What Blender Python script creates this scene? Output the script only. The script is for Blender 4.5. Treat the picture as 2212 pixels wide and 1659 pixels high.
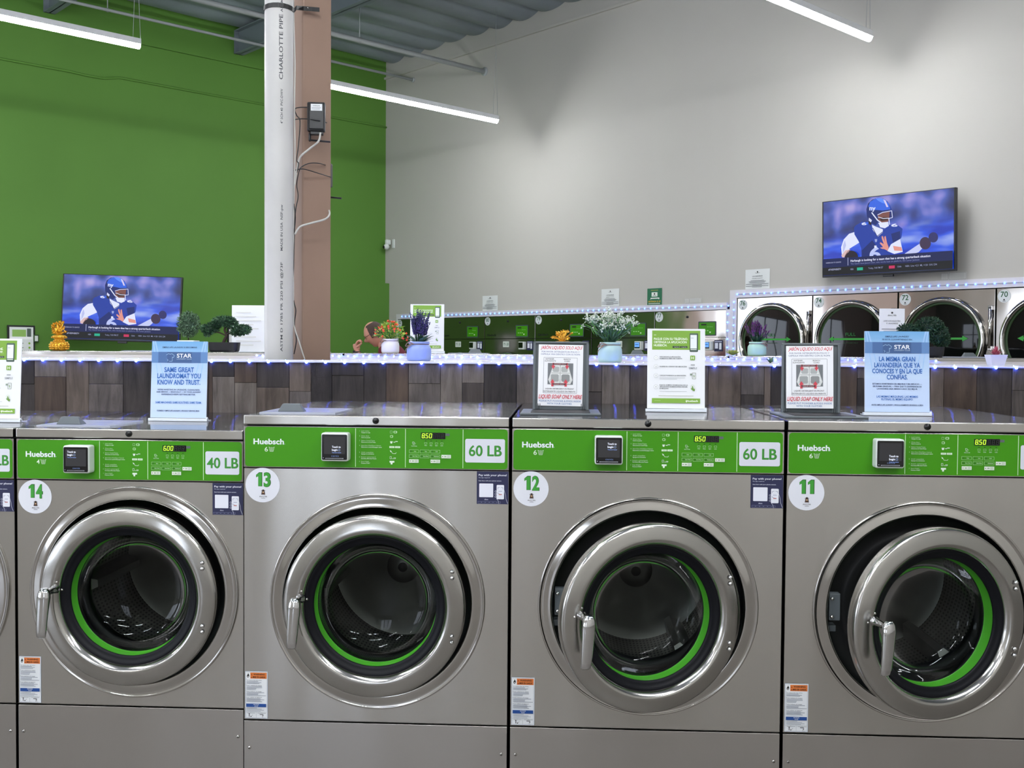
import bpy, bmesh, math, random
from mathutils import Vector, Matrix, noise
random.seed(7)
for _o in list(bpy.data.objects): bpy.data.objects.remove(_o)
scn = bpy.context.scene; COL = scn.collection
PI = math.pi
# ------------------------------------------------------------------ camera, world, exposure
FPX = 2263.06; HC = 1.565
_y, _p, _r = math.radians(2.82), math.radians(1.7394), math.radians(.4321)
FWD = Vector((-math.sin(_y)*math.cos(_p), math.cos(_y)*math.cos(_p), -math.sin(_p)))
_ri = Vector((math.cos(_y), math.sin(_y), 0)); _up = _ri.cross(FWD)
RGT = _ri*math.cos(_r) + _up*math.sin(_r); UPV = -_ri*math.sin(_r) + _up*math.cos(_r)
cam = bpy.data.objects.new('camera', bpy.data.cameras.new('camera')); COL.objects.link(cam)
_m = Matrix((RGT, UPV, -FWD)).transposed().to_4x4(); _m.translation = Vector((0, 0, HC)); cam.matrix_world = _m
cam.data.sensor_fit = 'HORIZONTAL'; cam.data.sensor_width = 36; cam.data.lens = FPX/2212*36
cam.data.clip_start = .05; cam.data.clip_end = 100
scn.camera = cam
vs = scn.view_settings
vs.view_transform = 'Standard'; vs.look = 'None'; vs.gamma = 1; vs.use_curve_mapping = False
vs.exposure = 0.0
w = bpy.data.worlds.new('world'); scn.world = w; w.use_nodes = True
w.node_tree.nodes['Background'].inputs[0].default_value = (.78, .86, 1, 1)
w.node_tree.nodes['Background'].inputs[1].default_value = 6.0
LAMP = 116.0         # emission of the hanging tube lamps

def ray(px, py): return RGT*((px-1106)/FPX) - UPV*((py-829.5)/FPX) + FWD
def atY(px, py, Y): d = ray(px, py); return d*(Y/d.y) + Vector((0, 0, HC))
def atZ(px, py, z): d = ray(px, py); return d*((z-HC)/d.z) + Vector((0, 0, HC))
TH = math.radians(44.27)
AX = Vector((math.sin(TH), math.cos(TH), 0)); BX = Vector((math.cos(TH), -math.sin(TH), 0)); ZX = Vector((0, 0, 1))
COR = Vector((-2.6612, 15.4987, 0))
def room(s, t, z=0): return COR + BX*s + AX*t + ZX*z     # s along the white wall, t along the green wall (negative = towards us)

# ------------------------------------------------------------------ materials
MATS = {}
def lin(h):
    h = h.lstrip('#'); v = [int(h[i:i+2], 16)/255 for i in (0, 2, 4)]
    return tuple((x/12.92 if x <= .04045 else ((x+.055)/1.055)**2.4) for x in v) + (1,)
def pm(name, col, rough=.5, metal=0, **k):
    if name in MATS: return MATS[name]
    m = bpy.data.materials.new(name); m.use_nodes = True; b = m.node_tree.nodes['Principled BSDF']
    b.inputs['Base Color'].default_value = lin(col) if isinstance(col, str) else tuple(col)+(1,)
    b.inputs['Roughness'].default_value = rough; b.inputs['Metallic'].default_value = metal
    if 'emit' in k:
        b.inputs['Emission Color'].default_value = lin(k['emit']); b.inputs['Emission Strength'].default_value = k.get('es', 1)
    if 'spec' in k: b.inputs['Specular IOR Level'].default_value = k['spec']
    if 'coat' in k: b.inputs['Coat Weight'].default_value = k['coat']
    if 'trans' in k: b.inputs['Transmission Weight'].default_value = k['trans']
    if 'sss' in k:
        b.inputs['Subsurface Weight'].default_value = k['sss']; b.inputs['Subsurface Radius'].default_value = (.01, .004, .002)
    m.diffuse_color = b.inputs['Base Color'].default_value
    if k.get('noise'):      # small procedural variation of the colour, so no surface is dead flat
        sc, amt = k['noise']; nt = m.node_tree
        tc = nt.nodes.new('ShaderNodeTexCoord'); n = nt.nodes.new('ShaderNodeTexNoise'); n.inputs['Scale'].default_value = sc
        n.inputs['Detail'].default_value = 5
        mp = nt.nodes.new('ShaderNodeMapping'); mp.inputs['Scale'].default_value = k.get('stretch', (1, 1, 1))
        nt.links.new(tc.outputs['Object'], mp.inputs[0]); nt.links.new(mp.outputs[0], n.inputs['Vector'])
        mr = nt.nodes.new('ShaderNodeMapRange'); mr.inputs['From Min'].default_value = .3; mr.inputs['From Max'].default_value = .7
        mr.inputs['To Min'].default_value = 1-amt; mr.inputs['To Max'].default_value = 1+amt
        nt.links.new(n.outputs[0], mr.inputs[0])
        mx = nt.nodes.new('ShaderNodeMix'); mx.data_type = 'RGBA'; mx.blend_type = 'MULTIPLY'; mx.inputs['Factor'].default_value = 1
        mx.inputs['A'].default_value = b.inputs['Base Color'].default_value
        nt.links.new(mr.outputs[0], mx.inputs['B']); nt.links.new(mx.outputs['Result'], b.inputs['Base Color'])
        if k.get('bump'):
            bp = nt.nodes.new('ShaderNodeBump'); bp.inputs['Strength'].default_value = k['bump']; bp.inputs['Distance'].default_value = .01
            nt.links.new(n.outputs[0], bp.inputs['Height']); nt.links.new(bp.outputs[0], b.inputs['Normal'])
    MATS[name] = m; return m
def art_mat(c):
    if isinstance(c, bpy.types.Material): return c
    if c.startswith('E'):
        h, _, s = c[1:].partition(':'); return pm('glow '+c, '#000000', .6, emit=h, es=float(s or 1))
    if c.startswith('G'): return pm('gloss '+c, c[1:], .12, spec=.6)
    return pm('print '+c, c, .55)
def steel(name, col, rough, aniso, tangent, grain=(1, 1, 1), wav=.0, wscale=1.3, wmap=(1, 1, 1)):
    m = bpy.data.materials.new(name); m.use_nodes = True; nt = m.node_tree; b = nt.nodes['Principled BSDF']
    b.inputs['Base Color'].default_value = lin(col); b.inputs['Metallic'].default_value = 1
    b.inputs['Roughness'].default_value = rough; b.inputs['Anisotropic'].default_value = aniso
    tc = nt.nodes.new('ShaderNodeTexCoord')
    if tangent:
        vt = nt.nodes.new('ShaderNodeVectorTransform'); vt.vector_type = 'VECTOR'; vt.convert_from = 'OBJECT'; vt.convert_to = 'WORLD'
        vt.inputs[0].default_value = tangent; nt.links.new(vt.outputs[0], b.inputs['Tangent'])
    mp = nt.nodes.new('ShaderNodeMapping'); mp.inputs['Scale'].default_value = grain
    n = nt.nodes.new('ShaderNodeTexNoise'); n.inputs['Scale'].default_value = 1; n.inputs['Detail'].default_value = 4
    nt.links.new(tc.outputs['Object'], mp.inputs[0]); nt.links.new(mp.outputs[0], n.inputs['Vector'])
    mr = nt.nodes.new('ShaderNodeMapRange'); mr.inputs['To Min'].default_value = rough*.98; mr.inputs['To Max'].default_value = rough*1.03
    nt.links.new(n.outputs[0], mr.inputs[0]); nt.links.new(mr.outputs[0], b.inputs['Roughness'])
    if wav:
        n2 = nt.nodes.new('ShaderNodeTexNoise'); n2.inputs['Scale'].default_value = wscale; n2.inputs['Detail'].default_value = 1
        m3 = nt.nodes.new('ShaderNodeMapping'); m3.inputs['Scale'].default_value = wmap; nt.links.new(tc.outputs['Object'], m3.inputs[0]); nt.links.new(m3.outputs[0], n2.inputs['Vector'])
        bp = nt.nodes.new('ShaderNodeBump'); bp.inputs['Strength'].default_value = 1; bp.inputs['Distance'].default_value = wav
        nt.links.new(n2.outputs[0], bp.inputs['Height']); nt.links.new(bp.outputs[0], b.inputs['Normal'])
    MATS[name] = m; m.diffuse_color = lin(col); return m
STF = steel('brushed steel front', '#c4c1bc', .26, .8, (0, 0, 1), (5, 5, 60), .010, 1.9, (2.2, 1, .35))
def brushed_top(name, tangent, mirror, rb):      # mostly mirror, with a long streak across the grain
    m = steel(name, '#a9a7a8', .05, .3, tangent, (4, 60, 4)); nt = m.node_tree; b = nt.nodes['Principled BSDF']
    g = nt.nodes.new('ShaderNodeBsdfAnisotropic'); g.inputs['Color'].default_value = lin('#a9a7a8'); g.inputs['Roughness'].default_value = rb; g.inputs['Anisotropy'].default_value = -.859
    nt.links.new(nt.nodes['Vector Transform'].outputs[0], g.inputs['Tangent']); mx = nt.nodes.new('ShaderNodeMixShader'); mx.inputs[0].default_value = 1-mirror
    nt.links.new(b.outputs[0], mx.inputs[1]); nt.links.new(g.outputs[0], mx.inputs[2]); nt.links.new(mx.outputs[0], nt.nodes['Material Output'].inputs[0]); return m
STT = brushed_top('brushed steel top', (0, 1, 0), .6, .1456)
STZ = brushed_top('brushed steel riser', (0, 0, 1), .4, .1456)
STL = steel('brushed steel lower', '#b8b4b0', .30, .75, (0, 0, 1), (5, 5, 60), .008, 1.7, (2.2, 1, .35))
STR = steel('polished steel ring', '#c2bfbb', .11, 0, None, (30, 30, 30), .0)
STD = steel('satin steel door', '#bab8b4', .18, 0, None, (60, 60, 60), .0015, 9)
STM2 = steel('mirror steel darkened reflection', '#8f8c87', .11, .3, (0, 0, 1), (6, 6, 20), .004, 2.2)  # same steel as STM, with the dimmer green reflection darkened into its colour
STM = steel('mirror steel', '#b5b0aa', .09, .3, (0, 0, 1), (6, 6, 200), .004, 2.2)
CHR = pm('chrome', '#d8d8d8', .07, 1)
BLK = pm('black rubber', '#07080c', .42)
DRK = pm('dark cabinet metal', '#1c1d1f', .5, .4)
GRNP = pm('green control panel', '#3f8f06', .42, spec=.35)
GRNB = pm('green gasket band', '#3f9a1c', .45)
PLW = pm('white plastic', '#d6dcd8', .35)
GRY = pm('grey plastic', '#5b6266', .45)
GRYL = pm('light grey plastic', '#a9aebb', .3)
SCRN = pm('black glass', '#050507', .06, spec=.8)
PAP = pm('white paper', '#eceef2', .6)
ACR = pm('clear acrylic edge', '#dfe5ee', .12, spec=.7)
WHT = pm('white laminate', '#d9d6da', .3, noise=(3, .05))
LEDM = pm('blue led', '#3a60ff', .4, emit='#3f5cff', es=115)
LEDF = pm('blue led of the wall string', '#4a70ff', .4, emit='#4f7aff', es=8)
LEDW = pm('pale blue led', '#9ab8ff', .4, emit='#86b0ff', es=14)
TAPE = pm('clear led tape', '#b9bed2', .35)
def glass(name, tint, refl=1.0):
    m = bpy.data.materials.new(name); m.use_nodes = True; nt = m.node_tree; nt.nodes.remove(nt.nodes['Principled BSDF'])
    out = nt.nodes['Material Output']; tr = nt.nodes.new('ShaderNodeBsdfTransparent'); tr.inputs[0].default_value = lin(tint)
    gl = nt.nodes.new('ShaderNodeBsdfGlossy'); gl.inputs['Roughness'].default_value = .03
    fr = nt.nodes.new('ShaderNodeFresnel'); fr.inputs[0].default_value = 1.45
    mu = nt.nodes.new('ShaderNodeMath'); mu.operation = 'MULTIPLY'; mu.inputs[1].default_value = refl
    mx = nt.nodes.new('ShaderNodeMixShader'); nt.links.new(fr.outputs[0], mu.inputs[0]); nt.links.new(mu.outputs[0], mx.inputs[0])
    nt.links.new(tr.outputs[0], mx.inputs[1]); nt.links.new(gl.outputs[0], mx.inputs[2]); nt.links.new(mx.outputs[0], out.inputs[0])
    m.diffuse_color = (.3, .35, .35, .4); return m
GLS = glass('door glass', '#b4bab8', .42)
GLD = glass('tinted dryer glass', '#4a5f56', .7)
def drum_mat():
    m = bpy.data.materials.new('perforated drum steel'); m.use_nodes = True; nt = m.node_tree; b = nt.nodes['Principled BSDF']
    b.inputs['Metallic'].default_value = .8; b.inputs['Roughness'].default_value = .38
    uv = nt.nodes.new('ShaderNodeUVMap'); mp = nt.nodes.new('ShaderNodeMapping'); mp.inputs['Scale'].default_value = (130, 45, 1)
    vo = nt.nodes.new('ShaderNodeTexVoronoi'); vo.inputs['Randomness'].default_value = 0; vo.inputs['Scale'].default_value = 1
    nt.links.new(uv.outputs[0], mp.inputs[0]); nt.links.new(mp.outputs[0], vo.inputs['Vector'])
    mr = nt.nodes.new('ShaderNodeMapRange'); mr.inputs['From Min'].default_value = .24; mr.inputs['From Max'].default_value = .32
    nt.links.new(vo.outputs['Distance'], mr.inputs[0])
    mx = nt.nodes.new('ShaderNodeMix'); mx.data_type = 'RGBA'; mx.inputs['A'].default_value = lin('#0c0c0c'); mx.inputs['B'].default_value = lin('#8d8a86')
    nt.links.new(mr.outputs[0], mx.inputs['Factor']); nt.links.new(mx.outputs['Result'], b.inputs['Base Color']); return m
DRUM = drum_mat(); DRB = pm('drum back steel', '#9c9a97', .33, .8, noise=(8, .1))

# ------------------------------------------------------------------ mesh builder
class MB:
    def __init__(s): s.v = []; s.f = []; s.mi = []; s.ms = []; s.sm = []; s.uv = {}
    def m(s, mat):
        if mat not in s.ms: s.ms.append(mat)
        return s.ms.index(mat)
    def add(s, vs_, fs, mat, smooth=False, uvs=None):
        o = len(s.v); s.v += [tuple(v) for v in vs_]; k = s.m(mat)
        for i, f in enumerate(fs):
            if uvs: s.uv[len(s.f)] = uvs[i]
            s.f.append([o+j for j in f]); s.mi.append(k); s.sm.append(smooth)
        return s
    def box(s, x0, x1, y0, y1, z0, z1, mat, bev=0, seg=2):
        if not bev:
            v = [(x, y, z) for z in (z0, z1) for y in (y0, y1) for x in (x0, x1)]
            return s.add(v, [(0, 2, 3, 1), (4, 5, 7, 6), (0, 1, 5, 4), (2, 6, 7, 3), (0, 4, 6, 2), (1, 3, 7, 5)], mat)
        b = bmesh.new(); bmesh.ops.create_cube(b, size=1)
        for v in b.verts: v.co = Vector(((x0+x1)/2+v.co.x*(x1-x0), (y0+y1)/2+v.co.y*(y1-y0), (z0+z1)/2+v.co.z*(z1-z0)))
        bmesh.ops.bevel(b, geom=b.edges[:], offset=bev, segments=seg, affect='EDGES', profile=.5)
        b.verts.index_update(); s.add([v.co.copy() for v in b.verts], [[v.index for v in f.verts] for f in b.faces], mat); b.free(); return s
    def lathe(s, prof, mat, n=48, c=(0, 0, 0), ax='z', smooth=True, a0=0, a1=2*PI):
        full = abs(a1-a0-2*PI) < 1e-6; N = n if full else n+1; vs_ = []; fs = []; uvs = []
        for i in range(N):
            a = a0+(a1-a0)*i/n; ca, sa = math.cos(a), math.sin(a)
            for r, h in prof:
                p = (r*ca, r*sa, h) if ax == 'z' else ((r*ca, h, r*sa) if ax == 'y' else (h, r*ca, r*sa))
                vs_.append((p[0]+c[0], p[1]+c[1], p[2]+c[2]))
        L = len(prof)
        for i in range(n):
            j = (i+1) % N
            for k in range(L-1):
                q = (i*L+k, j*L+k, j*L+k+1, i*L+k+1)
                u = [(i/n, k/(L-1)), ((i+1)/n, k/(L-1)), ((i+1)/n, (k+1)/(L-1)), (i/n, (k+1)/(L-1))]
                fs.append(q if ax != 'y' else q[::-1]); uvs.append(u if ax != 'y' else u[::-1])
        return s.add(vs_, fs, mat, smooth, uvs)
    def tube(s, pts, r, mat, n=8, cap=True):
        pts = [Vector(p) for p in pts]; rs = r if isinstance(r, (list, tuple)) else [r]*len(pts); vs_ = []; fs = []
        up = Vector((0, 0, 1)); pn = None
        for i, p in enumerate(pts):
            d = (pts[min(i+1, len(pts)-1)]-pts[max(i-1, 0)]).normalized()
            if pn is None: pn = d.orthogonal().normalized()
            else: pn = (pn-d*pn.dot(d)).normalized()
            b = d.cross(pn)
            for k in range(n):
                a = 2*PI*k/n; vs_.append(p+(pn*math.cos(a)+b*math.sin(a))*rs[i])
        for i in range(len(pts)-1):
            for k in range(n): fs.append((i*n+k, i*n+(k+1) % n, (i+1)*n+(k+1) % n, (i+1)*n+k))
        if cap: fs += [tuple(range(n))[::-1], tuple((len(pts)-1)*n+k for k in range(n))]
        return s.add(vs_, fs, mat, True)
    def prism(s, poly, y0, y1, mat, cap0=True, cap1=True):     # poly in x,z ; extruded along y
        n = len(poly); vs_ = [(x, y0, z) for x, z in poly]+[(x, y1, z) for x, z in poly]
        fs = [(i, i+n, (i+1) % n+n, (i+1) % n) for i in range(n)]
        if cap0: fs.append(tuple(range(n)))
        if cap1: fs.append(tuple(range(n, 2*n))[::-1])
        return s.add(vs_, fs, mat)
    def blob(s, c, r, mat, sub=1, jit=0.0, sc=(1, 1, 1)):
        b = bmesh.new(); bmesh.ops.create_icosphere(b, subdivisions=sub, radius=1); b.verts.index_update()
        vv = []
        for v in b.verts:
            k = 1+jit*noise.noise(v.co*2.3+Vector(c)*31)
            vv.append((c[0]+v.co.x*r*k*sc[0], c[1]+v.co.y*r*k*sc[1], c[2]+v.co.z*r*k*sc[2]))
        s.add(vv, [[v.index for v in f.verts] for f in b.faces], mat, True); b.free(); return s
    def leaf(s, p, d, ln, wd, mat, bend=.2, up=None, seg=3):
        d = Vector(d).normalized(); p = Vector(p); up = Vector(up) if up else Vector((random.uniform(-1, 1), random.uniform(-1, 1), random.uniform(-1, 1)))
        sd = d.cross(up);
        if sd.length < 1e-3: sd = d.orthogonal()
        sd.normalize(); nn = sd.cross(d); vs_ = []
        for i in range(seg+1):
            t = i/seg; w_ = wd*math.sin(PI*(.12+.86*t))*.5; q = p+d*ln*t-nn*bend*ln*t*t
            vs_ += [q-sd*w_, q+sd*w_]
        return s.add(vs_, [(2*i, 2*i+1, 2*i+3, 2*i+2) for i in range(seg)], mat, True)
    def remat(s, test, mat):      # give the faces whose normal passes the test another material
        k = s.m(mat)
        for i, f in enumerate(s.f):
            a, b, c = (Vector(s.v[j]) for j in f[:3]); n = (b-a).cross(c-a)
            if n.length > 1e-12 and test(n.normalized()): s.mi[i] = k
        return s
    def mesh(s, name):
        me = bpy.data.meshes.new(name); me.from_pydata(s.v, [], s.f)
        for m_ in s.ms: me.materials.append(m_)
        me.polygons.foreach_set('material_index', s.mi); me.polygons.foreach_set('use_smooth', s.sm)
        if s.uv:
            ul = me.uv_layers.new(name='UVMap')
            for p in me.polygons:
                u = s.uv.get(p.index)
                if u:
                    for li, q in zip(p.loop_indices, u): ul.data[li].uv = q
        me.update(); return me
    def obj(s, name, parent=None, label=None, loc=None, rot=None): return mk(name, s.mesh(name), parent, label, loc, rot)
def mk(name, me, parent=None, label=None, loc=None, rot=None):
    o = bpy.data.objects.new(name, me); COL.objects.link(o)
    if parent: o.parent = parent
    if loc is not None: o.location = loc
    if rot is not None: o.rotation_euler = rot
    if label: o['label'] = label
    return o
def tag(o, label, cat, group=None, kind=None):
    if label: o['label'] = label
    if cat: o['category'] = cat
    if group: o['group'] = group
    if kind: o['kind'] = kind
    return o
def thing(name, label, cat, loc=(0, 0, 0), rz=0, group=None):
    o = bpy.data.objects.new(name, None); COL.objects.link(o); o.location = loc; o.rotation_euler = (0, 0, rz); o.empty_display_size = .1
    return tag(o, label, cat, group)
def struct(mb, name, loc=None, rot=None):
    o = mb.obj(name, None, None, loc, rot); o['kind'] = 'structure'; return o
MC = {}
def cached(key, fn):
    if key not in MC: MC[key] = fn().mesh(key if isinstance(key, str) else str(key[0]))
    return MC[key]
# ------------------------------------------------------------------ flat printed art (text, bars, shapes) on a local x,z plane facing -y
TXT = {}
def text_mesh(st, bold):
    k = (st, bold)
    if k in TXT: return TXT[k]
    cu = bpy.data.curves.new('t', 'FONT'); cu.body = st; cu.size = 1; cu.resolution_u = 5 if len(st) < 12 else 2; cu.offset = bold*.55
    o = bpy.data.objects.new('t', cu); COL.objects.link(o)
    me = bpy.data.meshes.new_from_object(o.evaluated_get(bpy.context.evaluated_depsgraph_get()))
    vs_ = [(v.co.x, v.co.y) for v in me.vertices]; fs = [list(p.vertices) for p in me.polygons]
    bpy.data.objects.remove(o); bpy.data.meshes.remove(me)
    x0 = min((v[0] for v in vs_), default=0); x1 = max((v[0] for v in vs_), default=1)
    TXT[k] = (vs_, fs, x0, x1); return TXT[k]
class Art(MB):
    def __init__(s, sc=1, H=0, W=0, e=.00007, flip=False): MB.__init__(s); s.sc = sc; s.H = H; s.e = e; s.k = 0; s.ox = 0; s.px = H > 0; s.warp = None; s.flip = flip
    def P(s, x, y):
        if s.warp: x, y = s.warp(x, y)
        if s.px: return (x*s.sc, (s.H-y)*s.sc)
        return (x, y)
    def poly(s, pts, col):
        s.k += 1; q = [s.P(*p) for p in pts]
        ar = sum(q[i][0]*q[(i+1) % len(q)][1]-q[(i+1) % len(q)][0]*q[i][1] for i in range(len(q)))
        if ar < 0: q = q[::-1]
        return s.add([(x, -s.e*s.k, z) for x, z in q], [tuple(range(len(q)))], art_mat(col))
    def r(s, x0, y0, x1, y1, col): return s.poly([(x0, y0), (x1, y0), (x1, y1), (x0, y1)], col)
    def rr(s, x0, y0, x1, y1, rad, col, n=5):
        pts = []
        for cx, cy, a in ((x1-rad, y1-rad, 0), (x0+rad, y1-rad, 90), (x0+rad, y0+rad, 180), (x1-rad, y0+rad, 270)):
            for i in range(n+1):
                t = math.radians(a+90*i/n); pts.append((cx+rad*math.cos(t), cy+rad*math.sin(t)))
        return s.poly(pts, col)
    def disc(s, x, y, rx, col, ry=None, n=28): ry = ry or rx; return s.poly([(x+rx*math.cos(2*PI*i/n), y+ry*math.sin(2*PI*i/n)) for i in range(n)], col)
    def ln(s, pts, w_, col):
        for a, b in zip(pts, pts[1:]):
            d = Vector((b[0]-a[0], b[1]-a[1])); n = Vector((-d.y, d.x)).normalized()*w_/2
            s.poly([(a[0]+n.x, a[1]+n.y), (b[0]+n.x, b[1]+n.y), (b[0]-n.x, b[1]-n.y), (a[0]-n.x, a[1]-n.y)], col)
        return s
    def frame(s, x0, y0, x1, y1, w_, col): return s.ln([(x0, y0), (x1, y0), (x1, y1), (x0, y1), (x0, y0)], w_, col)
    def t(s, st, x, y, h, w_=None, col='#222222', bold=.012, al='c', sh=0):   # y = baseline, h = cap height
        vs_, fs, x0, x1 = text_mesh(st, bold); s.k += 1
        sy = h/.70; sx = (w_/(x1-x0)) if w_ else sy
        tw = (x1-x0)*sx; ox = x-{'l': 0, 'c': tw/2, 'r': tw}[al]; sg = -1 if (s.px or s.flip) else 1; out = []
        for vx, vy in vs_:
            p = s.P(ox+(vx-x0)*sx+vy*sy*sh, y+sg*vy*sy); out.append((p[0], -s.e*s.k, p[1]))
        return s.add(out, fs, art_mat(col))
def seg7(A, ch, x, z, w_, h, col, sl=.12):
    S = {'0': 'abcdef', '5': 'afgcd', '8': 'abcdefg', '6': 'afgedc'}[ch]; t = h*.13
    L = {'a': (0, h, w_, h), 'g': (0, h/2, w_, h/2), 'd': (0, 0, w_, 0), 'f': (0, h/2, 0, h), 'e': (0, 0, 0, h/2), 'b': (w_, h/2, w_, h), 'c': (w_, 0, w_, h/2)}
    for c in S:
        a, b, c2, d = L[c]; A.ln([(x+a+b*sl, z+b), (x+c2+d*sl, z+d)], t, col)
# ------------------------------------------------------------------ front-loading washers (origin: front left floor corner; front faces -y)
def logo_small(A, x, z, k=1.0):      # the little laundry emblem under the machine number
    d = '#2b2320'
    A.disc(x, z+.008*k, .0052*k, d, n=14); A.poly([(x-.0075*k, z+.0125*k), (x+.0075*k, z+.0125*k), (x, z+.0175*k)], '#3b2a22')
    A.disc(x, z+.008*k, .0028*k, '#c9a27a', n=10); A.poly([(x-.0065*k, z+.001*k), (x+.0065*k, z+.001*k), (x+.0052*k, z+.0065*k), (x-.0052*k, z+.0065*k)], '#4a332a')
    A.t('ahora y feliz', x, z-.0065*k, .0042*k, .024*k, d, .01); A.r(x-.006*k, z-.0105*k, x+.006*k, z-.0095*k, d)
def digits(A, num, cx, z, h, col, g):      # bold condensed numerals; the one has a flag and no foot
    x = cx-.0255+.0008
    for ch in num:
        if ch == '1':
            r_ = x+.0215; l_ = x+.0105; A.poly([(l_-g, z-g*.3), (r_+g, z-g*.3), (r_+g, z+h+g), (l_+.003-g, z+h+g), (x+.0035-g, z+h*.84), (x+.0035-g, z+h*.68-g), (l_-g, z+h*.76-g)], col)
        else: A.t(ch, x+.0128, z, h, .0215+2*g, col, .07)
        x += .0262
def round_sticker(num):
    def f():
        A = Art(e=.0001); A.disc(0, 0, .0565, '#dfe1ea', n=40)
        digits(A, num, .0008, -.0038, .0440, '#1d5a22', .0014); digits(A, num, 0, -.003, .0425, '#3a9a33', 0)
        logo_small(A, .002, -.032, 1.05); return A
    return cached('number_sticker'+num, f)
def pay_sticker():
    def f():
        A = Art(e=.00008); A.r(0, 0, .102, .105, '#23264a')
        A.t('Pay with your phone!', .006, .0905, .0058, .090, '#eef0fa', .025, 'l'); A.t('No app required', .006, .0835, .003, .036, '#c8cbe0', .01, 'l')
        A.t('Scan here with your phone camera', .006, .0735, .0031, .073, '#dcdff0', .02, 'l')
        A.rr(.008, .022, .053, .066, .002, '#e4e6f2'); A.t('alliance', .031, .013, .0042, .012, '#c8cbe0', .02)
        A.rr(.064, .016, .088, .062, .003, '#e6e8f2'); A.ln([(.068, .048), (.068, .054), (.074, .054)], .0009, '#555a88'); A.ln([(.078, .054), (.084, .054), (.084, .048)], .0009, '#555a88')
        A.ln([(.068, .038), (.068, .034), (.074, .034)], .0009, '#555a88'); A.r(.070, .041, .082, .0425, '#8e93b8'); A.r(.071, .030, .081, .0325, '#b0564a')
        for i in range(3): A.disc(.061, .024+.0085*i, .0032, '#c8cbe0', n=10); A.disc(.061, .024+.0085*i, .0022, '#23264a', n=10)
        A.ln([(.088, .046), (.093, .030), (.094, .018), (.100, .002)], .0009, '#d8dbea'); A.ln([(.064, .018), (.070, .010), (.072, .001)], .0009, '#d8dbea')
        for i in range(6): A.frame(.004+i*.0125, .003, .0145+i*.0125, .0085, .0005, '#8e93b8')
        return A
    return cached('pay_sticker', f)
def warning_sticker():
    def f():
        A = Art(e=.00007); W, H = .074, .155; A.r(0, 0, W, H, '#c9d2e2'); A.r(.0012, .0012, W-.0012, H-.0012, '#e7eaee'); A.frame(.003, .003, W-.003, H-.003, .0004, '#33363c')
        A.r(.017, .131, W-.003, .151, '#e07a38'); A.r(.003, .131, .0165, .151, '#eef0f2')
        A.poly([(.0098, .149), (.0135, .142), (.0128, .136), (.0095, .1335), (.006, .136), (.0058, .141), (.008, .144)], '#111111'); A.disc(.0097, .1375, .0017, '#eef0f2', n=10)
        A.t('WARNING', .046, .1425, .0055, .038, '#1a1208', .04); A.t('MISE EN GARDE', .046, .1335, .0055, .041, '#1a1208', .04)
        for x in (.0215, .0215): A.poly([(x-.0025, .1425), (x+.0025, .1425), (x, .147)], '#8a3a10'); A.poly([(x-.0025, .1335), (x+.0025, .1335), (x, .138)], '#8a3a10')
        rnd = random.Random(3); z = .127
        for para in (('To reduce the risk of fire', 3), ('Pour reduire le risque', 4), ('Para reducir el riesgo', 4), ('Pour utiliser un appareil', 4)):
            A.t(para[0], .005, z-.0026, .0024, .05, '#23262c', .02, 'l'); z -= .0046
            for i in range(para[1]): A.r(.005, z-.0014, .005+rnd.uniform(.03, .064), z, '#7d8290'); z -= .0033
            z -= .002
        A.r(.004, .038, W-.004, .049, '#17478f'); A.t('NOTICE', .037, .0446, .003, .018, '#e8ecf4', .03); A.t('AVIS', .037, .0398, .003, .012, '#e8ecf4', .03)
        for i in range(4): A.r(.005, .0355-.0036*i, .005+rnd.uniform(.03, .062), .0343-.0036*i+.0001, '#7d8290')
        A.ln([(.003, .021), (W-.003, .021)], .0004, '#33363c'); A.ln([(W/2, .021), (W/2, .003)], .0004, '#33363c')
        A.t('Open/Ouverte', .020, .0172, .0022, .026, '#23262c', .02); A.t('Closed/Fermee', .055, .0172, .0022, .028, '#23262c', .02)
        A.r(.0135, .006, .0155, .0155, '#111111'); A.disc(.0145, .0155, .0018, '#111111', n=10); A.disc(.020, .007, .0018, '#111111', n=10); A.ln([(.020, .007), (.0245, .0095), (.026, .0135)], .0006, '#111111')
        A.r(.049, .0135, .061, .0155, '#111111'); A.disc(.0595, .0105, .0018, '#111111', n=10); A.ln([(.0595, .0105), (.057, .005), (.064, .004)], .0006, '#111111')
        return A
    return cached('warning_sticker', f)
ICONROWS = [(1.306, 'Load clothes', 'Cargue la ropa', .5), (1.290, 'Close door', 'Cierre la puerta', .5), (1.275, 'Select Cycle/Temp', 'Seleccione el Ciclo/Temp', .8), (1.259, 'Select Extra Wash/Rinse if desired', 'Seleccione Lavado/Enjuague extra', 1.15),
            (1.237, 'Add supplies', 'Agregue los suministros', .72), (1.222, 'Insert coins/card', 'Introduzca Monedas/Tarjeta', .85), (1.207, 'Push START', 'Presione START', .5)]
def basket(A, x, z, k, col):      # small laundry basket pictogram
    A.ln([(x, z+.016*k), (x+.0035*k, z), (x+.0145*k, z), (x+.018*k, z+.016*k)], .0011*k, col)
    A.ln([(x-.001*k, z+.016*k), (x+.004*k, z+.0125*k), (x+.009*k, z+.0142*k), (x+.014*k, z+.0125*k), (x+.019*k, z+.016*k)], .0011*k, col)
    A.ln([(x+.0018*k, z+.0085*k), (x+.0162*k, z+.0085*k)], .0008*k, col); A.ln([(x+.003*k, z+.0042*k), (x+.015*k, z+.0042*k)], .0008*k, col)
    for i in (.006, .009, .012): A.ln([(x+i*k, z+.0125*k), (x+i*k, z)], .0008*k, col)
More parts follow.
